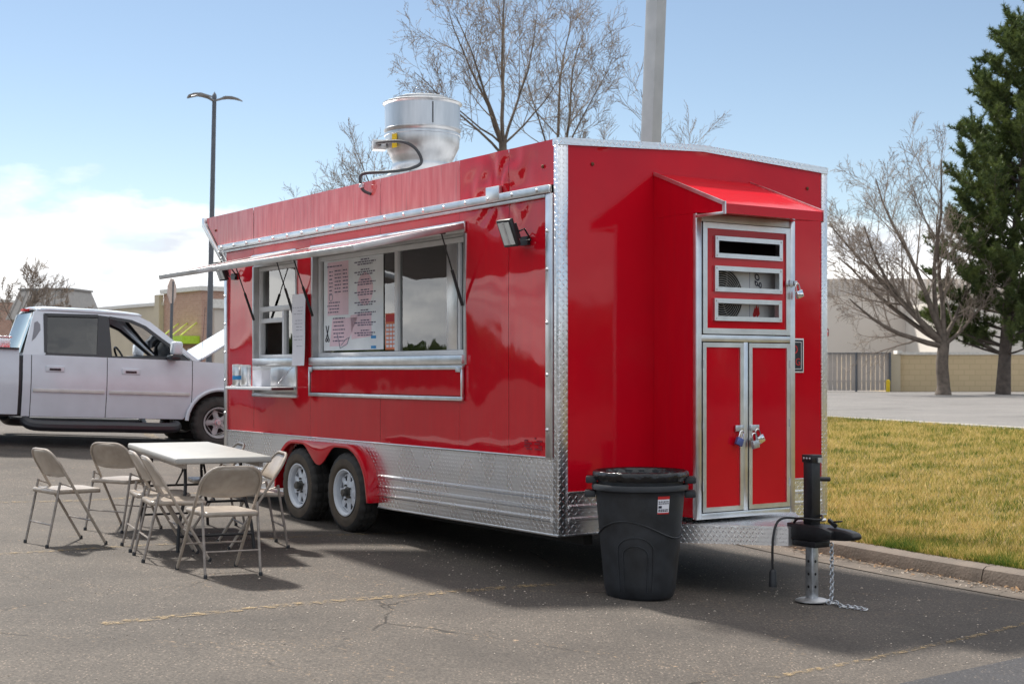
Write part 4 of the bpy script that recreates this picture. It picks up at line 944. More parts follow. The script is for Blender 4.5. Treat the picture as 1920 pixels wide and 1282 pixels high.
for zz in (.685, .672, .630, .62):
    a = .42
    while a < .66: l = rs_.uniform(.02, .05); m.grid([av+a, av+a+l], [zz-.004, zz+.003], lambda q, z: on_can(q, z, .005)); a += l+.012
m.grid([av+.42, av+.50], [.640, .656], lambda q, z: on_can(q, z, .005)); m.build('label_lettering', 'ink', lab)
ic = empty('inner_bin', (.905, 10.01, -.128)); tag(ic, 'second charcoal bin nested in the trash can, lined with a shiny black bag', 'trash can')
B().lathe([(.26, .30), (.300, .77), (.303, .835), (.326, .845), (.328, .862), (.312, .868), (.296, .86), (.25, .4), (0, .35)], 56).build('bin_rim', 'black_plastic', ic, smooth=True)
can_handle(.832, ic, .312)
def bagr(k, j): return .010*mnoise.noise(Vector((j*.45, k*1.7, 1)))+.006*math.sin(j*1.7+k)
B().lathe([(.320, .815), (.334, .842), (.333, .872), (.318, .882), (.300, .872), (.285, .82), (.27, .72), (.2, .6), (0, .55)], 72, fn=lambda k, j: bagr(k, j) if k < 7 else 0).build('bin_liner', 'bag', ic, smooth=True, ang=80)

# ------------------------------------------------------------------ folding chairs and table
def make_chair():
    c = empty('folding_chair')
    # long tube: front foot, up through the seat side, round over the back, down again
    def lp(x0, z0, x1, z1, z): t = (z-z0)/(z1-z0); return x0+(x1-x0)*t
    fx, tx, th = .235, -.235, .765
    X = lambda z: lp(fx, 0, tx, th, z)
    hw = .225; r_ = .13; pts = [(X(0), -hw, .0), (X(.3), -hw, .3), (X(.5), -hw, .5), (X(th-r_), -hw, th-r_)]
    for t in np.linspace(.2, math.pi/2, 6): pts.append((X(th-r_+r_*math.sin(t)), -hw+r_*(1-math.cos(t)), th-r_+r_*math.sin(t)))
    pts += [(p[0], -p[1], p[2]) for p in reversed(pts)]
    B().tube(pts, .0115, 8).build('back_frame', 'beige_metal', c, smooth=True)
    # backrest: curved pressed sheet inside the hoop
    def hoopw(z):
        d = z-(th-r_); return hw if d <= 0 else hw-r_+math.sqrt(max(0, r_*r_-min(d, r_)**2))
    zs = list(np.linspace(.545, th-.006, 12)); us = list(np.linspace(-1, 1, 15))
    m = B().grid(us, zs, lambda u, z: (X(z)-.022*(1-u*u)-(.012 if z == zs[0] else 0), u*max(.02, hoopw(z)-.004), z+(.022*abs(u)**3 if z == zs[0] else 0)))
    o = m.build('backrest', 'beige_metal', c, smooth=True, ang=60); sm = o.modifiers.new('t', 'SOLIDIFY'); sm.thickness = .004; sm.offset = 0
    # seat pan with rolled lip
    sp_ = []
    for (cx, cy), a0 in zip(((.165, .155), (-.165, .165), (-.165, -.165), (.165, -.155)), (0, 90, 180, 270)):
        for t in np.linspace(0, 90, 6): sp_.append((cx+.045*math.cos(R(a0+t))-.005, cy+.04*math.sin(R(a0+t))))
    n = len(sp_); m = B()
    rings = [(1, .420, 0), (1.0, .446, 0), (.97, .453, 0), (.80, .4475, 0), (.4, .443, 0)]
    for s_, z, _ in rings: m.v += [(x*s_, y*s_, z+.012*(x > .1)*0) for x, y in sp_]
    for k in range(len(rings)-1): m.f += [(k*n+i, k*n+(i+1) % n, (k+1)*n+(i+1) % n, (k+1)*n+i) for i in range(n)]
    m.f.append(tuple((len(rings)-1)*n+i for i in range(n)))
    o = m.build('seat', 'beige_metal', c, smooth=True, ang=50); sm = o.modifiers.new('t', 'SOLIDIFY'); sm.thickness = .003
    for s_ in (-1, 1):
        y = s_*.205
        B().tube([(-.255, y, 0), (-.195, y, .30), (-.155, y, .515)], .0105, 8).build('leg', 'grey_tube', c, smooth=True)
        B().tube([(-.158, s_*.213, .505), (X(.475)-.01, s_*.222, .475)], .005, 5).build('link', 'grey_tube', c)
        B().lathe([(.014, 0), (.0145, .02), (.012, .03)], 8, c=(-.255, y, 0)).build('foot_cap', 'black_plastic', c)
        B().lathe([(.014, 0), (.0145, .02), (.012, .03)], 8, c=(X(.01), s_*hw, 0)).build('foot_cap', 'black_plastic', c)
    B().tube([(X(.20), -hw, .20), (X(.20), hw, .20)], .007, 6).build('front_rung', 'grey_tube', c)
    B().tube([(-.219, -.205, .18), (-.219, .205, .18)], .007, 6).build('rear_rung', 'grey_tube', c)
    return c
ch0 = make_chair()
spots = [(-3.59, 11.46, 42, 'beige folding chair standing alone at the far left, facing right'),
 (-3.42, 12.52, 64, 'beige folding chair farthest back on the left, seen from behind near the table corner'),
 (-2.80, 11.28, 24, 'second of the two paired beige folding chairs along the table, the farther one'),
 (-2.56, 10.74, 24, 'nearer of the two paired beige folding chairs pushed against the long side of the table'),
 (-2.08, 10.10, 124, 'beige folding chair nearest the viewer at the table end, its backrest towards us'),
 (-2.13, 11.62, 203, 'beige folding chair beside the trailer wheel, tucked under the table from the right'),
 (-2.68, 12.72, 203, 'beige folding chair mostly hidden behind the far right corner of the table')]
for i, (x, y, a, lb) in enumerate(spots):
    c = ch0 if i == 0 else copy_tree(ch0)
    zc = min(lot_z(x+.23*math.cos(R(a)+k), y+.23*math.sin(R(a)+k)) for k in (.8, 2.4, 3.9, 5.5))
    c.location = (x, y, lot_z(x, y)-.003); sl = (lot_z(x+.2, y)-lot_z(x-.2, y))/.4
    ct, st = math.cos(R(a)), math.sin(R(a))
    c.rotation_euler = (Matrix.Rotation(math.atan(-sl), 3, 'Y') @ Matrix.Rotation(R(a), 3, 'Z')).to_euler()
    tag(c, lb, 'folding chair', 'beige folding chairs around the table')
tb = empty('folding_table', (-2.69, 12.03, lot_z(-2.69, 12.03)), (0, 0, R(113.2))); tag(tb, 'long white plastic folding table with dark steel legs beside the trailer', 'table')
TL, TW = 1.24, .37
B().box(-TL, TL, -TW, TW, .70, .748).build('table_top', 'white_plastic', tb, bevel=.014, seg=3)
b = B(); b.box(-TL+.05, TL-.05, -TW+.06, -TW+.09, .665, .70); b.box(-TL+.05, TL-.05, TW-.09, TW-.06, .665, .70); b.build('table_rail', 'grey_tube', tb)
for s_ in (-1, 1):
    for t in (-1, 1): B().tube(curve([(s_*.80, t*.22, .685), (s_*.86, t*.23, .45), (s_*.90, t*.28, .22), (s_*.93, t*.30, 0)], 4), .0135, 8).build('leg', 'black', tb, smooth=True)
    B().tube([(s_*.875, -.24, .38), (s_*.875, .24, .38)], .011, 6).build('crossbar', 'black', tb); B().tube([(s_*.915, -.29, .12), (s_*.915, .29, .12)], .011, 6).build('crossbar', 'black', tb)
    B().tube([(s_*.875, 0, .38), (s_*.55, 0, .52), (s_*.38, 0, .69)], .009, 6).build('brace', 'black', tb)

# ------------------------------------------------------------------ pickup truck (x forwards, near side -y)
truck = empty('pickup_truck', (-4.67, 21.23, .335), (0, R(2.1), R(28))); tag(truck, 'white crew-cab pickup truck with raised hood parked behind the table', 'pickup truck')
HW = 1.0
def body_y(x, z):
    t = (z-.85); v = HW-.10*max(0, t)**1.4*1.6-.16*max(0, -t)**1.5
    v -= .10*max(0, x-.55)**1.5
    return v
AR = .475
def arch_low(x, base):
    z = base
    for c in (0, -3.82):
        d = abs(x-c)
        if d < AR: z = max(z, .37+math.sqrt(AR*AR-d*d))
    return z
def patch(name, x0, x1, z0, z1, m, par, base=.41, off=0, n=None, topf=None):
    xs = lin(x0, x1, .05); k = list(np.linspace(0, 1, 14))
    for s_ in (-1, 1):
        def P(x, t):
            lo = max(arch_low(x, z0), z0); hi = topf(x) if topf else z1; z = lo+(hi-lo)*t; return (x, s_*(body_y(x, z)+off), z)
        B().grid(xs, k, P).build(name, m, par, smooth=True)
hood_top = lambda x: 1.235-.05*max(0, x+.3)**1.3
patch('inner_body', -5.05, .93, .44, 1.22, 'car_trim', truck, off=-.035)
patch('front_fender', -.405, .93, .42, 1.2, 'white_car', truck, topf=hood_top)
patch('front_door', -1.595, -.415, .41, 1.24, 'white_car', truck)
patch('rear_door', -2.60, -1.605, .41, 1.24, 'white_car', truck)
patch('cab_corner', -2.715, -2.61, .41, 1.24, 'white_car', truck)
patch('bed_side', -5.07, -2.765, .43, 1.30, 'white_car', truck)
for s_ in (-1, 1):
    for c in (0, -3.82):
        b = B(); b.tube([(c+AR*math.cos(t), s_*(body_y(c, .7)+.012), .37+AR*math.sin(t)) for t in np.linspace(.05, math.pi-.05, 24)], .028, 6)
        b.build('wheel_arch', 'white_car', truck, smooth=True)
mo = mat('dull_moulding', (.50, .49, .48), .5)
for s_ in (-1, 1):
    for x0, x1 in ((-1.57, -.44), (-2.58, -1.63)): B().box(x0, x1, s_*1.0-.012, s_*1.0+.012, .74, .785).build('side_moulding', mo, truck, bevel=.006)
for x0 in (-1.40, -2.42):
    for s_ in (-1, 1):
        h = B().box(x0, x0+.25, s_*(body_y(x0, 1.06)+.006)-.008, s_*(body_y(x0, 1.06)+.006)+.008, 1.015, 1.10).build('door_handle', 'white_car', truck, bevel=.012, seg=3)
        if s_ < 0: B().box(x0+.05, x0+.20, -body_y(x0, 1.06)-.0185, -body_y(x0, 1.06)-.014, 1.035, 1.065).build('handle_recess', 'car_trim', h)
B().box(-5.07, -2.77, -.93, .93, .70, .76).build('bed_floor', 'car_trim', truck); B().box(-2.80, -2.77, -.94, .94, .70, 1.29).build('bed_front', 'white_car', truck)
B().box(-5.10, -5.07, -.95, .95, .5, 1.30).build('tailgate', 'white_car', truck)
for y0 in (-.985, .90): B().box(-5.07, -2.77, y0, y0+.085, 1.30, 1.325).build('bed_rail', 'car_trim', truck, bevel=.006)
tbx = B().box(-3.35, -2.88, -.93, .93, 1.20, 1.45).build('tool_box', 'plate', truck, bevel=.01); B().box(-3.37, -2.86, -.94, .94, 1.451, 1.475).build('tool_box_lid', 'plate', tbx, bevel=.005)
# underbody, running boards, front end
B().box(-4.95, .85, -.80, .80, .40, .62).build('underbody', 'car_trim', truck)
for s_ in (-1, 1):
    B().tube(curve([(-2.66, s_*.90, .36), (-2.58, s_*1.0, .30), (-2.3, s_*1.03, .285), (-1.5, s_*1.03, .285), (-.72, s_*1.03, .285), (-.60, s_*.98, .33)], 5), .075, 10).build('running_board', 'car_trim', truck, smooth=True)
b = B(); b.box(.90, 1.0, -.85, .85, .42, .72); b.build('bumper', 'chrome', truck, bevel=.03); B().box(.86, .93, -.86, .86, .72, 1.16).build('grille', 'car_trim', truck, bevel=.01)
B().box(-.38, .86, -.72, .72, .62, .98).build('engine', 'frame_dark', truck); B().box(.1, .5, -.4, .1, .98, 1.08).build('air_filter_box', 'car_trim', truck, bevel=.02)
B().tube(curve([(.0, -.5, 1.0), (.2, -.62, 1.22), (.5, -.6, 1.20), (.8, -.6, 1.0)], 6), .012, 6).build('jumper_lead', 'red_print', truck)
hood = B().grid(lin(0, 1.22, .1), lin(-.80, .80, .1), lambda u, y: (-.30+u*math.cos(R(33)), y*(1-.03*u), 1.24+u*math.sin(R(33))+.04*(1-(y/.8)**2))).build('hood', 'white_car', truck, smooth=True); sm = hood.modifiers.new('t', 'SOLIDIFY'); sm.thickness = .03
B().box(-.45, -.20, -.80, .80, 1.19, 1.235).build('cowl', 'car_trim', truck)
# cab glasshouse
def gy(z): return .945-(z-1.24)*.34
def pil(name, poly, m, inset=0, th=.05, par=truck):
    for s_ in (-1, 1):
        n = len(poly); vs = [(x, s_*(gy(z)-inset), z) for x, z in poly]+[(x, s_*(gy(z)-inset-th), z) for x, z in poly]
        B().add(vs, [tuple(range(n)), tuple(range(2*n-1, n-1, -1))]+[(i, i+n, (i+1) % n+n, (i+1) % n) for i in range(n)]).build(name, m, par)
pil('c_pillar', [(-2.715, 1.235), (-2.42, 1.235), (-2.42, 1.80), (-1.75, 1.83), (-1.75, 1.90), (-2.46, 1.885), (-2.56, 1.83)], 'white_car')
pil('roof_rail', [(-1.75, 1.83), (-1.25, 1.78), (-1.05, 1.70), (-.47, 1.30), (-.40, 1.24), (-.30, 1.24), (-.98, 1.77), (-1.20, 1.865), (-1.75, 1.90)], 'white_car')
pil('b_pillar', [(-1.74, 1.24), (-1.53, 1.24), (-1.56, 1.815), (-1.70, 1.825)], 'car_trim', -.004)
pil('rear_window_trim', [(-2.44, 1.235), (-1.72, 1.235), (-1.72, 1.275), (-2.40, 1.275)], 'car_trim', -.006)
pil('rear_window_trim', [(-2.44, 1.276), (-2.40, 1.276), (-2.385, 1.80), (-2.44, 1.80)], 'car_trim', -.006)
pil('rear_window_trim', [(-2.385, 1.776), (-1.705, 1.795), (-1.705, 1.835), (-2.44, 1.815)], 'car_trim', -.006)
pil('front_window_trim', [(-1.55, 1.235), (-.42, 1.235), (-.52, 1.32), (-.66, 1.27), (-1.55, 1.265)], 'car_trim', -.006)
pil('front_window_trim', [(-1.55, 1.78), (-1.26, 1.745), (-1.08, 1.675), (-.56, 1.30), (-.44, 1.26), (-1.05, 1.71), (-1.24, 1.785), (-1.55, 1.82)], 'car_trim', -.006)
pil('rear_door_glass', [(-2.405, 1.275), (-1.725, 1.275), (-1.705, 1.80), (-2.39, 1.782)], 'tint', .012, .004)
rfb = B().grid(lin(0, 1, .06), lin(-1, 1, .1), lambda u, v: (-2.52+u*1.42, v*.745, 1.885+.055*(1-v*v)-.05*max(0, u-.7)**1.5*3-.04*max(0, .12-u)*4)).build('roof', 'white_car', truck, smooth=True)
sm = rfb.modifiers.new('t', 'SOLIDIFY'); sm.thickness = .04
def pane(name, a, b_, wa, wb, m):
    return B().grid([-1, -.5, 0, .5, 1], [0, .5, 1], lambda u, t: (a[0]+(b_[0]-a[0])*t+.05*(1-u*u), u*(wa+(wb-wa)*t), a[1]+(b_[1]-a[1])*t)).build(name, m, truck, smooth=True)
pane('windshield', (-.40, 1.235), (-1.16, 1.86), .82, .70, 'carglass'); 
rw = pane('rear_glass', (-2.735, 1.26), (-2.55, 1.84), .80, .70, 'carglass'); B().box(-2.70, -2.66, -.9, .9, .7, 1.26).build('cab_back', 'white_car', truck); B().box(-2.60, -2.52, -.12, .12, 1.862, 1.892).build('brake_light', 'red_print', truck)
pil('paint_scar', [(-2.60, 1.42), (-2.55, 1.47), (-2.48, 1.58), (-2.485, 1.66), (-2.52, 1.70), (-2.56, 1.68), (-2.575, 1.56)], 'primer', -.003, .004)
m = B(); m.box(-1.0, -.42, -.78, .78, 1.0, 1.30); m.build('dashboard', 'car_trim', truck, bevel=.05)
B().torus((-1.12, .38, 1.25), .19, .016, (0, 1, 0), (-.45, 0, .9), 24, 6).build('steering_wheel', 'car_trim', truck, smooth=True)
for y in (-.4, .4):
    B().prism([(-1.75, .70), (-1.25, .70), (-1.22, .88), (-1.58, .90), (-1.80, 1.48), (-1.92, 1.48)], y-.26, y+.26, 'y').build('seat', mat('seat_cloth', (.10, .10, .11), .9), truck, bevel=.04)
B().box(-2.66, -.4, -.85, .85, .62, .70).build('cab_floor', 'car_trim', truck)
B().prism([(-2.5, .70), (-2.1, .70), (-2.1, .88), (-2.35, .92), (-2.55, 1.42), (-2.62, 1.42)], -.7, .7, 'y').build('rear_bench', 'car_trim', truck, bevel=.04)
for s_ in (-1, 1):
    mr = B().box(-.76, -.62, s_*1.13-.10, s_*1.13+.10, 1.31, 1.50).build('side_mirror', 'white_car', truck, bevel=.035, seg=3); B().box(-.78, -.64, s_*1.08-.14, s_*1.08+.14, 1.235, 1.312).build('mirror_arm', 'car_trim', mr, bevel=.02)
B().tube([(-.25, -.84, 1.24), (-.22, -.84, 2.02)], .003, 4).build('antenna', 'car_trim', truck)
tw0 = make_wheel((0, 0, 0), .375, .26, .215, 'five', 'rubber', mat('wheel_grey', (.36, .36, .37), .45), truck)
for i, (x, s_) in enumerate(((0, -1), (-3.82, -1), (0, 1), (-3.82, 1))):
    c = tw0 if i == 0 else copy_tree(tw0, truck); c.location = (x, s_*.85, .37); c.rotation_euler = (.3*i, 0, R(90) if s_ < 0 else R(-90))

# ------------------------------------------------------------------ poles and signs
pl = empty('large_pole', (1.36, 15.5, -.05), (0, R(2.2), 0)); tag(pl, 'thick grey square steel pole rising behind the trailer', 'pole')
B().obox((0, 0, 4.6), Vector((.057, .057, 0)), Vector((-.057, .057, 0)), Vector((0, 0, 4.6))).build('shaft', 'pole', pl, bevel=.008); B().box(-.16, .16, -.16, .16, 0, .04).build('base_plate', 'pole', pl)
B().lathe([(.25, -.3), (.25, -.02), (.23, .0), (0, .0)], 24).build('footing', 'concrete', pl)
lp_ = empty('street_lamp', (-9.62, 45, .36), (0, R(1.2), 0)); tag(lp_, 'tall slim parking lot lamp with three flat leaf-shaped heads', 'street lamp')
B().tube([(0, 0, 0), (0, 0, 9.75)], .09, 10, rs=[.10, .065]).build('shaft', 'pole_dark', lp_, smooth=True); B().lathe([(.075, 9.7), (.07, 9.8), (0, 9.92)], 10).build('finial', 'pole_dark', lp_)
for a, dz in ((172, .08), (-4, -.10), (232, -.12)):
    d = Vector((math.cos(R(a)), math.sin(R(a)), 0)); t = Vector((-d.y, d.x, 0)); m = B(); prof = [(.05, .05, 0), (.22, .06, .05), (.38, .17, .09), (.6, .20, .08), (.8, .15, .03), (.90, .02, -.02)]
    vs = []; 
    for u, w_, z in prof: c = d*u+Vector((0, 0, 9.72+z+dz*.6)); vs += [c-t*w_, c+t*w_, c-t*w_*.9-Vector((0, 0, .045)), c+t*w_*.9-Vector((0, 0, .045))]
    n = len(prof); fs = []
    for i in range(n-1): a_, b_ = 4*i, 4*(i+1); fs += [(a_, a_+1, b_+1, b_), (a_+2, b_+2, b_+3, a_+3), (a_, b_, b_+2, a_+2), (a_+1, a_+3, b_+3, b_+1)]
    fs += [(0, 2, 3, 1), (4*n-4, 4*n-3, 4*n-1, 4*n-2)]
    h = m.add(vs, fs).build('lamp_head', mat('lamp_head_grey', (.30, .30, .31), .45, .2), lp_)
sp2 = empty('street_sign', (-7.72, 32, .36), (0, R(1.5), 0)); tag(sp2, 'grey post with a pale sign seen nearly edge-on before the brick building', 'sign')
B().tube([(0, 0, 0), (0, 0, 3.1)], .035, 8).build('post', 'pole_dark', sp2); B().lathe([(0, -.006), (.30, -.006), (.30, .006), (0, .006)], 8, c=(0, 0, 0), axis='y', a0=R(22.5), a1=R(382.5)).build('sign_plate', mat('sign_back', (.62, .50, .46), .5), sp2)
o = bpy.data.objects['sign_plate.001'] if 'sign_plate.001' in bpy.data.objects else children(sp2)[-1]
for c in children(sp2):
    if c.name.startswith('sign_plate'): c.location = (0, -.04, 2.88); c.rotation_euler = (0, 0, R(84))
ssn = empty('stop_sign', (13.05, 60, .4)); tag(ssn, 'red octagonal stop sign peeking out behind the trailer corner', 'sign')
B().tube([(0, .03, 0), (0, .03, 3.0)], .04, 8).build('post', 'pole_dark', ssn); B().lathe([(0, -.01), (.34, -.01), (.34, .01), (0, .01)], 8, c=(0, 0, 2.66), axis='y', a0=R(22.5), a1=R(382.5)).build('sign_face', mat('sign_red', (.62, .03, .01), .4), ssn)
B().lathe([(.31, -.012), (.335, -.012)], 8, c=(0, 0, 2.66), axis='y', a0=R(22.5), a1=R(382.5)).build('sign_rim', 'ink', ssn); text('sign_text', 'STOP', .24, 'white_trim', ssn, (0, -.014, 2.66), (R(90), 0, 0))

# ------------------------------------------------------------------ buildings
def brick_mat(name, c1, c2, mort, s):
    m, t, N, L, b = new_mat(name); tcn = N.new('ShaderNodeTexCoord'); sp = N.new('ShaderNodeSeparateXYZ'); L.new(tcn.outputs['Object'], sp.inputs[0])
    ad = N.new('ShaderNodeMath'); ad.operation = 'ADD'; L.new(sp.outputs[0], ad.inputs[0]); L.new(sp.outputs[1], ad.inputs[1]); cb = N.new('ShaderNodeCombineXYZ'); L.new(ad.outputs[0], cb.inputs[0]); L.new(sp.outputs[2], cb.inputs[1])
    br = N.new('ShaderNodeTexBrick'); br.inputs['Scale'].default_value = s; br.inputs['Color1'].default_value = (*c1, 1); br.inputs['Color2'].default_value = (*c2, 1); br.inputs['Mortar'].default_value = (*mort, 1); L.new(cb.outputs[0], br.inputs[0])
    L.new(br.outputs[0], b.inputs['Base Color']); b.inputs['Roughness'].default_value = .9; return m
M['brick'] = brick_mat('brown_brick', (.42, .24, .18), (.50, .30, .23), (.46, .38, .32), 1.5)
M['block'] = brick_mat('tan_block', (.60, .47, .29), (.64, .50, .315), (.55, .43, .26), .9)
M['stucco'] = mat('beige_stucco', (.55, .48, .36), .9, var=.06, vscale=.6)
M['grey_wall'] = mat('greige_precast', (.62, .56, .50), .9, var=.05, vscale=.3)
M['cap'] = mat('pale_parapet', (.70, .68, .64), .7)
bk = empty('brick_shop', (-24.0, 110, .3), (0, 0, math.atan2(.63, .78))); tag(bk, 'brown brick shop with pale parapet cap beside the trailer', 'building')
B().box(0, 16, 0, 6.7, 0, 7.35).build('wall', 'brick', bk); B().box(-.25, 16.2, -.25, 6.95, 7.351, 7.70).build('parapet_cap', 'cap', bk)
B().box(.9, 15.8, -.35, -.02, 0, 6.2).build('storefront', 'grey_wall', bk); B().box(.6, 15.9, -.6, -.36, 6.0, 6.7).build('fascia', 'cap', bk)
cn = B().box(-1.5, -.01, .3, 4.6, 3.25, 3.85).build('canopy', mat('lime_canopy', (.42, .62, .03), .5), bk)
for y in (.8, 2.4, 4.0): B().tube([(-1.4, y, 3.86), (-.02, y, 4.9)], .05, 6).build('canopy_rod', mat('lime_rod', (.55, .62, .08), .5), bk)
for y in (1.0, 3.0): B().box(-.05, -.005, y, y+1.3, .2, 2.9).build('shop_window', 'tint', bk)
bs = empty('stucco_store', (-28.2, 115.2, .3), (0, 0, math.atan2(.63, .78))); tag(bs, 'long beige stucco store wall behind the truck', 'building')
B().box(0, 10, 0, 42, 0, 6.45).build('wall', 'stucco', bs); B().box(-.15, 10.1, -.0, 42.1, 6.451, 6.72).build('parapet_cap', 'cap', bs); B().box(-.4, -.01, .05, .9, 0, 7.3).build('pilaster', 'stucco', bs)
mr_ = empty('metal_roof_kiosk', (-30.8, 95, .3), (0, 0, R(-8))); tag(mr_, 'small building with sloped grey standing-seam metal roof at the left', 'building')
B().box(-2.0, 2.0, -1.5, 3, 0, 4.6).build('wall', 'stucco', mr_)
rf = B().add([(-2.25, -1.9, 4.5), (2.25, -1.9, 4.5), (1.75, -.9, 6.5), (-1.75, -.9, 6.5), (-2.25, 3.3, 4.5), (2.25, 3.3, 4.5), (1.75, 2.4, 6.5), (-1.75, 2.4, 6.5)], [(0, 1, 2, 3), (1, 5, 6, 2), (5, 4, 7, 6), (4, 0, 3, 7), (3, 2, 6, 7), (0, 4, 5, 1)]).build('roof', mat('seam_metal', (.36, .335, .31), .55, .1), mr_)
for k in np.linspace(-.92, .92, 9): B().tube([(2.25*k, -1.92, 4.5), (1.75*k, -.92, 6.5)], .035, 4).build('roof_seam', mat('seam_dark', (.22, .21, .20), .6), rf)
B().box(-1.85, 1.85, -1.0, 2.5, 6.5, 6.62).build('roof_cap', mat('cap_grey', (.30, .29, .28), .6), rf)
rb = empty('red_brick_block', (-47.5, 130, .3)); tag(rb, 'red-brown building at the far left edge behind bare branches', 'building'); B().box(-8, 1.6, 0, 9, 0, 7.4).build('wall', 'brick', rb); B().box(-8.1, 1.7, -.1, 9.1, 7.401, 7.65).build('parapet_cap', 'cap', rb)
wh_ = empty('warehouse', (9, 112, .3)); tag(wh_, 'large greige warehouse filling the right background', 'building')
B().box(0, 70, 0, 30, 0, 8.0).build('wall', 'grey_wall', wh_)
b = B()
for k in np.arange(0, 70, .45): b.box(k, k+.2, -.12, -.01, 7.1, 8.4)
o = b.build('ribbed_parapet', mat('ribbed_metal', (.50, .46, .43), .7), wh_); o['kind'] = 'stuff'
B().box(0, 70, .1, .4, 8.001, 8.4).build('parapet', 'grey_wall', wh_)
B().box(22, 70, -9, -.02, 0, 6.2).build('wing', mat('pale_wing', (.66, .61, .55), .9, var=.05, vscale=.3), wh_)
en = empty('enclosure_wall', (19.0, 72, .40)); tag(en, 'tan block enclosure wall behind the trees', 'wall')
B().box(.65, 24, .0, .3, 0, 1.86).build('wall', 'block', en); B().box(.62, 24, -.05, .35, 1.861, 2.0).build('coping', 'cap', en); B().box(0, .6, -.25, .35, 0, 1.90).build('end_pier', 'stucco', en); B().box(.42, .68, -.3, .40, 1.901, 2.08).build('pier_cap', 'cap', en); B().box(0, .3, .36, 12, 0, 1.86).build('side_wall', 'block', en)
gt_ = empty('enclosure_gate', (17.3, 71.6, .40)); tag(gt_, 'grey slatted double gate of the enclosure left of the tan wall', 'gate')
slm = mat('weathered_slat', (.46, .41, .375), .85, var=.2, vscale=.8)
s0 = None
for k in range(19):
    x = -2.75+k*.228+(.10 if k > 11 else 0)
    if s0 is None: s0 = B().box(0, .205, -.02, .02, .06, 1.90).build('slat', slm, gt_); s0.location = (x, 0, 0)
    else: inst(s0, gt_, (x, rnd.uniform(-.012, .012), 0))
for x0, x1 in ((-.02, .06), (1.66, 1.76)): B().box(x0, x1, -.10, .05, 0, 1.98).build('gate_post', 'pole_dark', gt_)
B().box(-2.8, 1.66, -.06, .04, 1.905, 1.96).build('top_rail', 'pole_dark', gt_); B().box(-2.8, 1.66, .022, .05, .5, .56).build('mid_rail', 'pole_dark', gt_)
bo = B().lathe([(0, .62), (.05, .61), (.09, .58), (.105, .53), (.105, 0), (0, 0)], 16, c=(0, 0, 0)).build('bollard', 'yellow', None, smooth=True); bo.location = (18.72, 70.8, .40); tag(bo, 'short yellow bollard beside the gate post', 'bollard')

# ------------------------------------------------------------------ trees
class TB:
    def __init__(s): s.v = []; s.f = []
    def seg(s, pts, rs, n):
        k = len(pts); o = len(s.v); up = Vector((.31, .17, .9)).normalized()
        for i, p in enumerate(pts):
            d = (pts[min(i+1, k-1)]-pts[max(i-1, 0)]).normalized(); a = d.cross(up)
            if a.length < .05: a = d.cross(Vector((1, 0, 0)))
            a.normalize(); b = a.cross(d)
            for j in range(n): t = 2*math.pi*j/n; q = p+a*(rs[i]*math.cos(t))+b*(rs[i]*math.sin(t)); s.v.append(q[:])
        for i in range(k-1):
            for j in range(n): s.f.append((o+i*n+j, o+i*n+(j+1) % n, o+(i+1)*n+(j+1) % n, o+(i+1)*n+j))
    def build(s, name, m, par):
        me = bpy.data.meshes.new(name); me.from_pydata(s.v, [], s.f); me.polygons.foreach_set('use_smooth', [True]*len(me.polygons)); me.materials.append(M[m] if isinstance(m, str) else m)
        o = bpy.data.objects.new(name, me); col.objects.link(o); o.parent = par; return o
def bare_tree(loc, label, trunk_h, limbs, seed, r0, depth=4, twig=1.0, lean=(0, 0), minr=.0042, group=None, wander=.085, up=.42, kids=(10, 8, 6, 3)):
    """limbs: list of (azimuth deg, elevation deg, length, start height fraction)"""
    rg = random.Random(seed); root = empty('bare_tree', loc); tag(root, label, 'tree', group)
    tr = TB(); cw = TB()
    def branch(p, d, ln, r, lvl):
        n = 6 if lvl < 2 else (4 if lvl == 2 else 3); k = 7 if lvl < 2 else (5 if lvl == 2 else 3); pts = [p.copy()]; rs = [r]; q = p.copy(); dd = d.copy()
        for i in range(k):
            dd = (dd+Vector((rg.gauss(0, wander), rg.gauss(0, wander), rg.gauss(0, wander)+up*.12*(1 if lvl < 3 else .4)))).normalized()
            q = q+dd*(ln/k); pts.append(q.copy()); rs.append(max(minr, r*(1-.80*(i+1)/k)))
        (tr if lvl == 0 else cw).seg(pts, rs, n)
        if lvl >= depth: return
        m = kids[min(lvl, len(kids)-1)]
        for c in range(m):
            t = .22+.76*(c+rg.random()*.7)/m; i = min(k-1, int(t*k)); f = t*k-i; b = pts[i].lerp(pts[i+1], f); ax = (pts[i+1]-pts[i]).normalized()
            a = rg.uniform(0, 6.283); side = ax.cross(Vector((math.cos(a), math.sin(a), .4))).normalized(); ang = rg.uniform(.38, .85)
            nd = (ax*math.cos(ang)+side*math.sin(ang)).normalized(); rr = rs[i]*(1-f)+rs[i+1]*f
            branch(b, nd, ln*rg.uniform(.30, .55)*(1.1-.35*t)*(twig if lvl >= 2 else 1), max(minr, rr*rg.uniform(.34, .55)), lvl+1)
    tp = [Vector((lean[0]*t, lean[1]*t, trunk_h*t)) + Vector((.06*math.sin(5*t+seed), .05*math.cos(4*t), 0))*min(1, t*3) for t in np.linspace(0, 1, 8)]
    tr.seg(tp, [r0*(1.25 if i == 0 else 1-.03*i) for i in range(8)], 12)
    for az, elv, ln, st in limbs:
        t = min(.999, st)*7; i = int(t); p = tp[i].lerp(tp[i+1], t-i)
        branch(p, Vector((math.cos(R(az))*math.cos(R(elv)), math.sin(R(az))*math.cos(R(elv)), math.sin(R(elv)))), ln, r0*.46*min(1, ln/4.5), 0)
    tr.build('trunk', 'bark', root); cw.build('crown', 'twig', root); return root
G1 = 'bare trees behind the trailer'
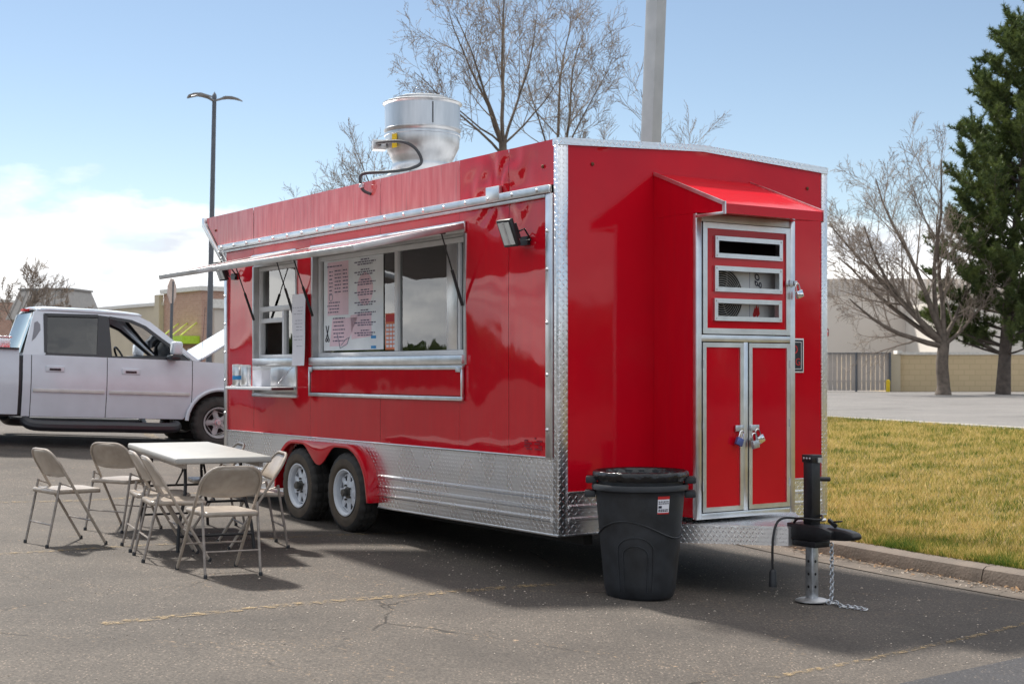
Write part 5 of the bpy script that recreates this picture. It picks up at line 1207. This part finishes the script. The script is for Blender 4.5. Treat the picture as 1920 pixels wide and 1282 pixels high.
bare_tree((-.19, 34, .3), 'big leafless tree with spreading limbs right behind the trailer roof', 6.6, [(176, 42, 2.3, .99), (95, 86, 4.4, .99), (8, 42, 2.5, .99), (170, 62, 3.7, .98), (20, 66, 3.6, .98), (250, 74, 3.4, .97), (185, 52, 2.9, .95)], 5, .12, kids=(8, 6, 4, 2), twig=1.45, group=G1)
bare_tree((.85, 35, .3), 'leafless tree with dark leaning stem left of the thick grey pole', 5.8, [(20, 68, 4.4, .98), (60, 80, 5.0, .99), (165, 76, 3.2, .96), (10, 56, 2.0, .95), (345, 68, 3.2, .97)], 12, .105, lean=(.3, 0), kids=(8, 6, 4, 2), twig=1.45, group=G1)
bare_tree((-2.9, 37, .3), 'low leafless tree left of the roof exhaust fan', 4.6, [(178, 44, 2.6, .98), (160, 56, 2.6, .95), (100, 76, 2.4, .98), (190, 60, 2.8, .95), (176, 24, 2.6, .95), (20, 60, 2.2, .95)], 21, .11, depth=3, kids=(9, 6, 4, 3), twig=1.4, group=G1)
bare_tree((-4.9, 40, .3), 'lowest leafless treetop showing over the rear of the trailer roof', 4.3, [(178, 50, 2.0, .98), (150, 60, 2.0, .95), (100, 76, 1.9, .98), (15, 50, 2.2, .95), (176, 24, 1.6, .95)], 27, .09, depth=3, kids=(8, 6, 4, 3), twig=1.4, group=G1)
bare_tree((3.5, 36, .3), 'thin leafless tree right of the thick grey pole', 4.8, [(60, 72, 3.6, .98), (20, 58, 3.2, .96), (170, 62, 2.6, .95), (200, 40, 2.0, .9)], 33, .09, depth=3, kids=(8, 6, 4, 3), twig=1.4, group=G1)
bare_tree((18.8, 62, .40), 'wide leafless tree beside the pine, branches sweeping left', 2.3, [(180, 24, 6.0, .98), (176, 36, 6.4, .98), (172, 48, 7.2, .99), (185, 60, 7.8, .99), (165, 74, 8.0, .99), (186, 10, 5.0, .92), (30, 55, 4.0, .98), (350, 35, 3.2, .95), (200, 30, 5.4, .96), (100, 80, 5.6, .99)], 8, .30, depth=4, minr=.0075, wander=.08, kids=(9, 7, 4, 2), twig=1.4, group='trees by the enclosure wall')
bare_tree((-21.4, 62, .3), 'leafless small tree at the left edge behind the truck', 2.8, [(60, 70, 2.8, .98), (170, 50, 2.6, .97), (10, 45, 2.6, .97), (110, 80, 2.6, .99)], 14, .12, depth=3, minr=.009, group='bare trees at the left')
bare_tree((-20.0, 63, .3), 'leafless low tree in front of the metal roofed building', 2.2, [(60, 70, 1.7, .98), (170, 50, 1.8, .97), (10, 40, 1.9, .97), (110, 80, 1.6, .99)], 15, .10, depth=3, minr=.009, group='bare trees at the left')
def needle_mat():
    m, t, N, L, b = new_mat('pine_needles'); ge = N.new('ShaderNodeNewGeometry'); tcn = N.new('ShaderNodeTexCoord'); n = N.new('ShaderNodeTexNoise'); n.inputs['Scale'].default_value = 1.3; L.new(tcn.outputs['Object'], n.inputs[0])
    ad = N.new('ShaderNodeMath'); ad.operation = 'MULTIPLY_ADD'; ad.inputs[1].default_value = .4; L.new(ge.outputs['Random Per Island'], ad.inputs[0]); L.new(n.outputs[0], ad.inputs[2])
    r = N.new('ShaderNodeValToRGB'); r.color_ramp.elements[0].position = .35; r.color_ramp.elements[1].position = .95; r.color_ramp.elements[0].color = (.028, .060, .020, 1); r.color_ramp.elements[1].color = (.13, .165, .042, 1)
    L.new(ad.outputs[0], r.inputs[0]); L.new(r.outputs[0], b.inputs['Base Color']); b.inputs['Roughness'].default_value = .6
    tr = N.new('ShaderNodeBsdfTranslucent'); L.new(r.outputs[0], tr.inputs[0]); mx = N.new('ShaderNodeMixShader'); mx.inputs[0].default_value = .25
    L.new(b.outputs[0], mx.inputs[1]); L.new(tr.outputs[0], mx.inputs[2]); L.new(mx.outputs[0], N['Material Output'].inputs[0]); return m
M['needle'] = needle_mat()
def pine(loc, label, H, seed, rad, trunk_h=1.75, r0=.30):
    rg = random.Random(seed); root = empty('pine_tree', loc); tag(root, label, 'tree', 'trees by the enclosure wall'); tr = TB(); br = TB(); nv = []; nf = []
    tp = [Vector((.10*math.sin(3*t)+1.5*t**1.5, .1*math.cos(2*t)-.1, H*t)) for t in np.linspace(0, 1, 12)]
    tr.seg(tp, [max(.03, r0*(1.12 if i == 0 else 1-.088*i)) for i in range(12)], 10)
    def tuft(p, d, L_):
        for k in range(30):
            v = (d*rg.uniform(.1, .9)+Vector((rg.gauss(0, .6), rg.gauss(0, .6), rg.gauss(.12, .5)))).normalized()*L_*rg.uniform(.65, 1.15)
            w_ = v.cross(Vector((rg.random(), rg.random(), rg.random()))).normalized()*.021; o = len(nv)
            b = p+d*rg.uniform(-.16, .12)
            nv.extend([(b-w_)[:], (b+w_)[:], (b+v)[:]]); nf.append((o, o+1, o+2))
    z = trunk_h
    while z < H-.2:
        t = (z-trunk_h)/(H-trunk_h); R_ = rad*max(.14, 1-abs((t-.30)/.71)**2.6)**.5*(.72+.28*mnoise.noise(Vector((z*.9, seed, 1))))
        for k in range(rg.randint(5, 7)):
            a = rg.uniform(0, 6.283); ln = R_*rg.uniform(.60, 1.18); e = rg.uniform(-.05, .35)+.5*t
            d = Vector((math.cos(a)*math.cos(e), math.sin(a)*math.cos(e), math.sin(e))); i = min(10, int(z/H*11)); p = tp[i].lerp(tp[i+1], z/H*11-i)
            pts = [p]; q = p.copy(); dd = d.copy()
            for j in range(5): dd = (dd+Vector((rg.gauss(0, .10), rg.gauss(0, .10), .10))).normalized(); q = q+dd*ln/5; pts.append(q.copy())
            br.seg(pts, [.05*(1-.16*j)*(1.2-t) for j in range(6)], 4)
            m = max(3, int(ln*5.2))
            for c in range(m):
                f = .28+.72*(c+rg.random())/m; i2 = min(4, int(f*5)); b = pts[i2].lerp(pts[i2+1], f*5-i2)
                sd = Vector((rg.gauss(0, 1), rg.gauss(0, 1), rg.uniform(.0, 1.1))).normalized(); l2 = rg.uniform(.25, .75)*min(1, ln*.5+.3)
                e2 = b+(sd*.8+d*.5).normalized()*l2; br.seg([b, b.lerp(e2, .5)+Vector((0, 0, -.03)), e2], [.012, .01, .006], 3)
                for u in (1, .62, .3): tuft(b.lerp(e2, u), (e2-b).normalized()*.6+Vector((0, 0, .4)), .24)
            tuft(pts[-1], dd, .28)
        z += .36
    tr.build('trunk', 'pine_bark', root); br.build('branches', 'pine_bark', root)
    me = bpy.data.meshes.new('needles'); me.from_pydata(nv, [], nf); me.materials.append(M['needle']); o = bpy.data.objects.new('crown', me); col.objects.link(o); o.parent = root
    return root
pine((21.75, 63, .40), 'tall dark green pine at the right edge behind the lawn', 16.2, 4, 4.9)
# woods off to the sides of the lot, seen in the trailer's glossy skin
def wood(name, label, cx, cy, a0, a1, d0, h0, h1, seed):
    rg = random.Random(seed); nv = []; nf = []
    for i in range(9000):
        a = rg.uniform(a0, a1); d = d0+rg.uniform(0, 10); prof = h0+(h1-h0)*(a-a0)/(a1-a0); hh = prof*(.78+.5*mnoise.noise(Vector((a*9, 3, seed)))+.25*mnoise.noise(Vector((a*31, 5, seed))))
        z = rg.uniform(0, 1)**.8*hh; c = Vector((cx+d*math.sin(a), cy+d*math.cos(a), .3+z)); s_ = rg.uniform(.35, .9)
        u = Vector((rg.gauss(0, 1), rg.gauss(0, 1), rg.gauss(0, 1))).normalized()*s_; v = u.cross(Vector((rg.random(), rg.random(), rg.random()-.5))).normalized()*s_; o = len(nv)
        nv.extend([(c-u)[:], (c+v)[:], (c+u*.8-v*.3)[:]]); nf.append((o, o+1, o+2))
    me = bpy.data.meshes.new(name); me.from_pydata(nv, [], nf); me.materials.append(M['needle']); o = bpy.data.objects.new(name, me); col.objects.link(o)
    o['kind'] = 'stuff'; o['label'] = label; o['category'] = 'woods'
wood('distant_woods', 'tall belt of dark trees far left of the parking lot', 0, 8, R(-120), R(-70), 60, 12, 9, 2)
wood('distant_woods', 'low belt of dark trees left of the parking lot', 0, 8, R(-70), R(-36), 70, 2.9, 3.4, 3)
wood('distant_woods', 'belt of dark trees right of the lawn', 0, 8, R(62), R(128), 58, 5, 5, 6)
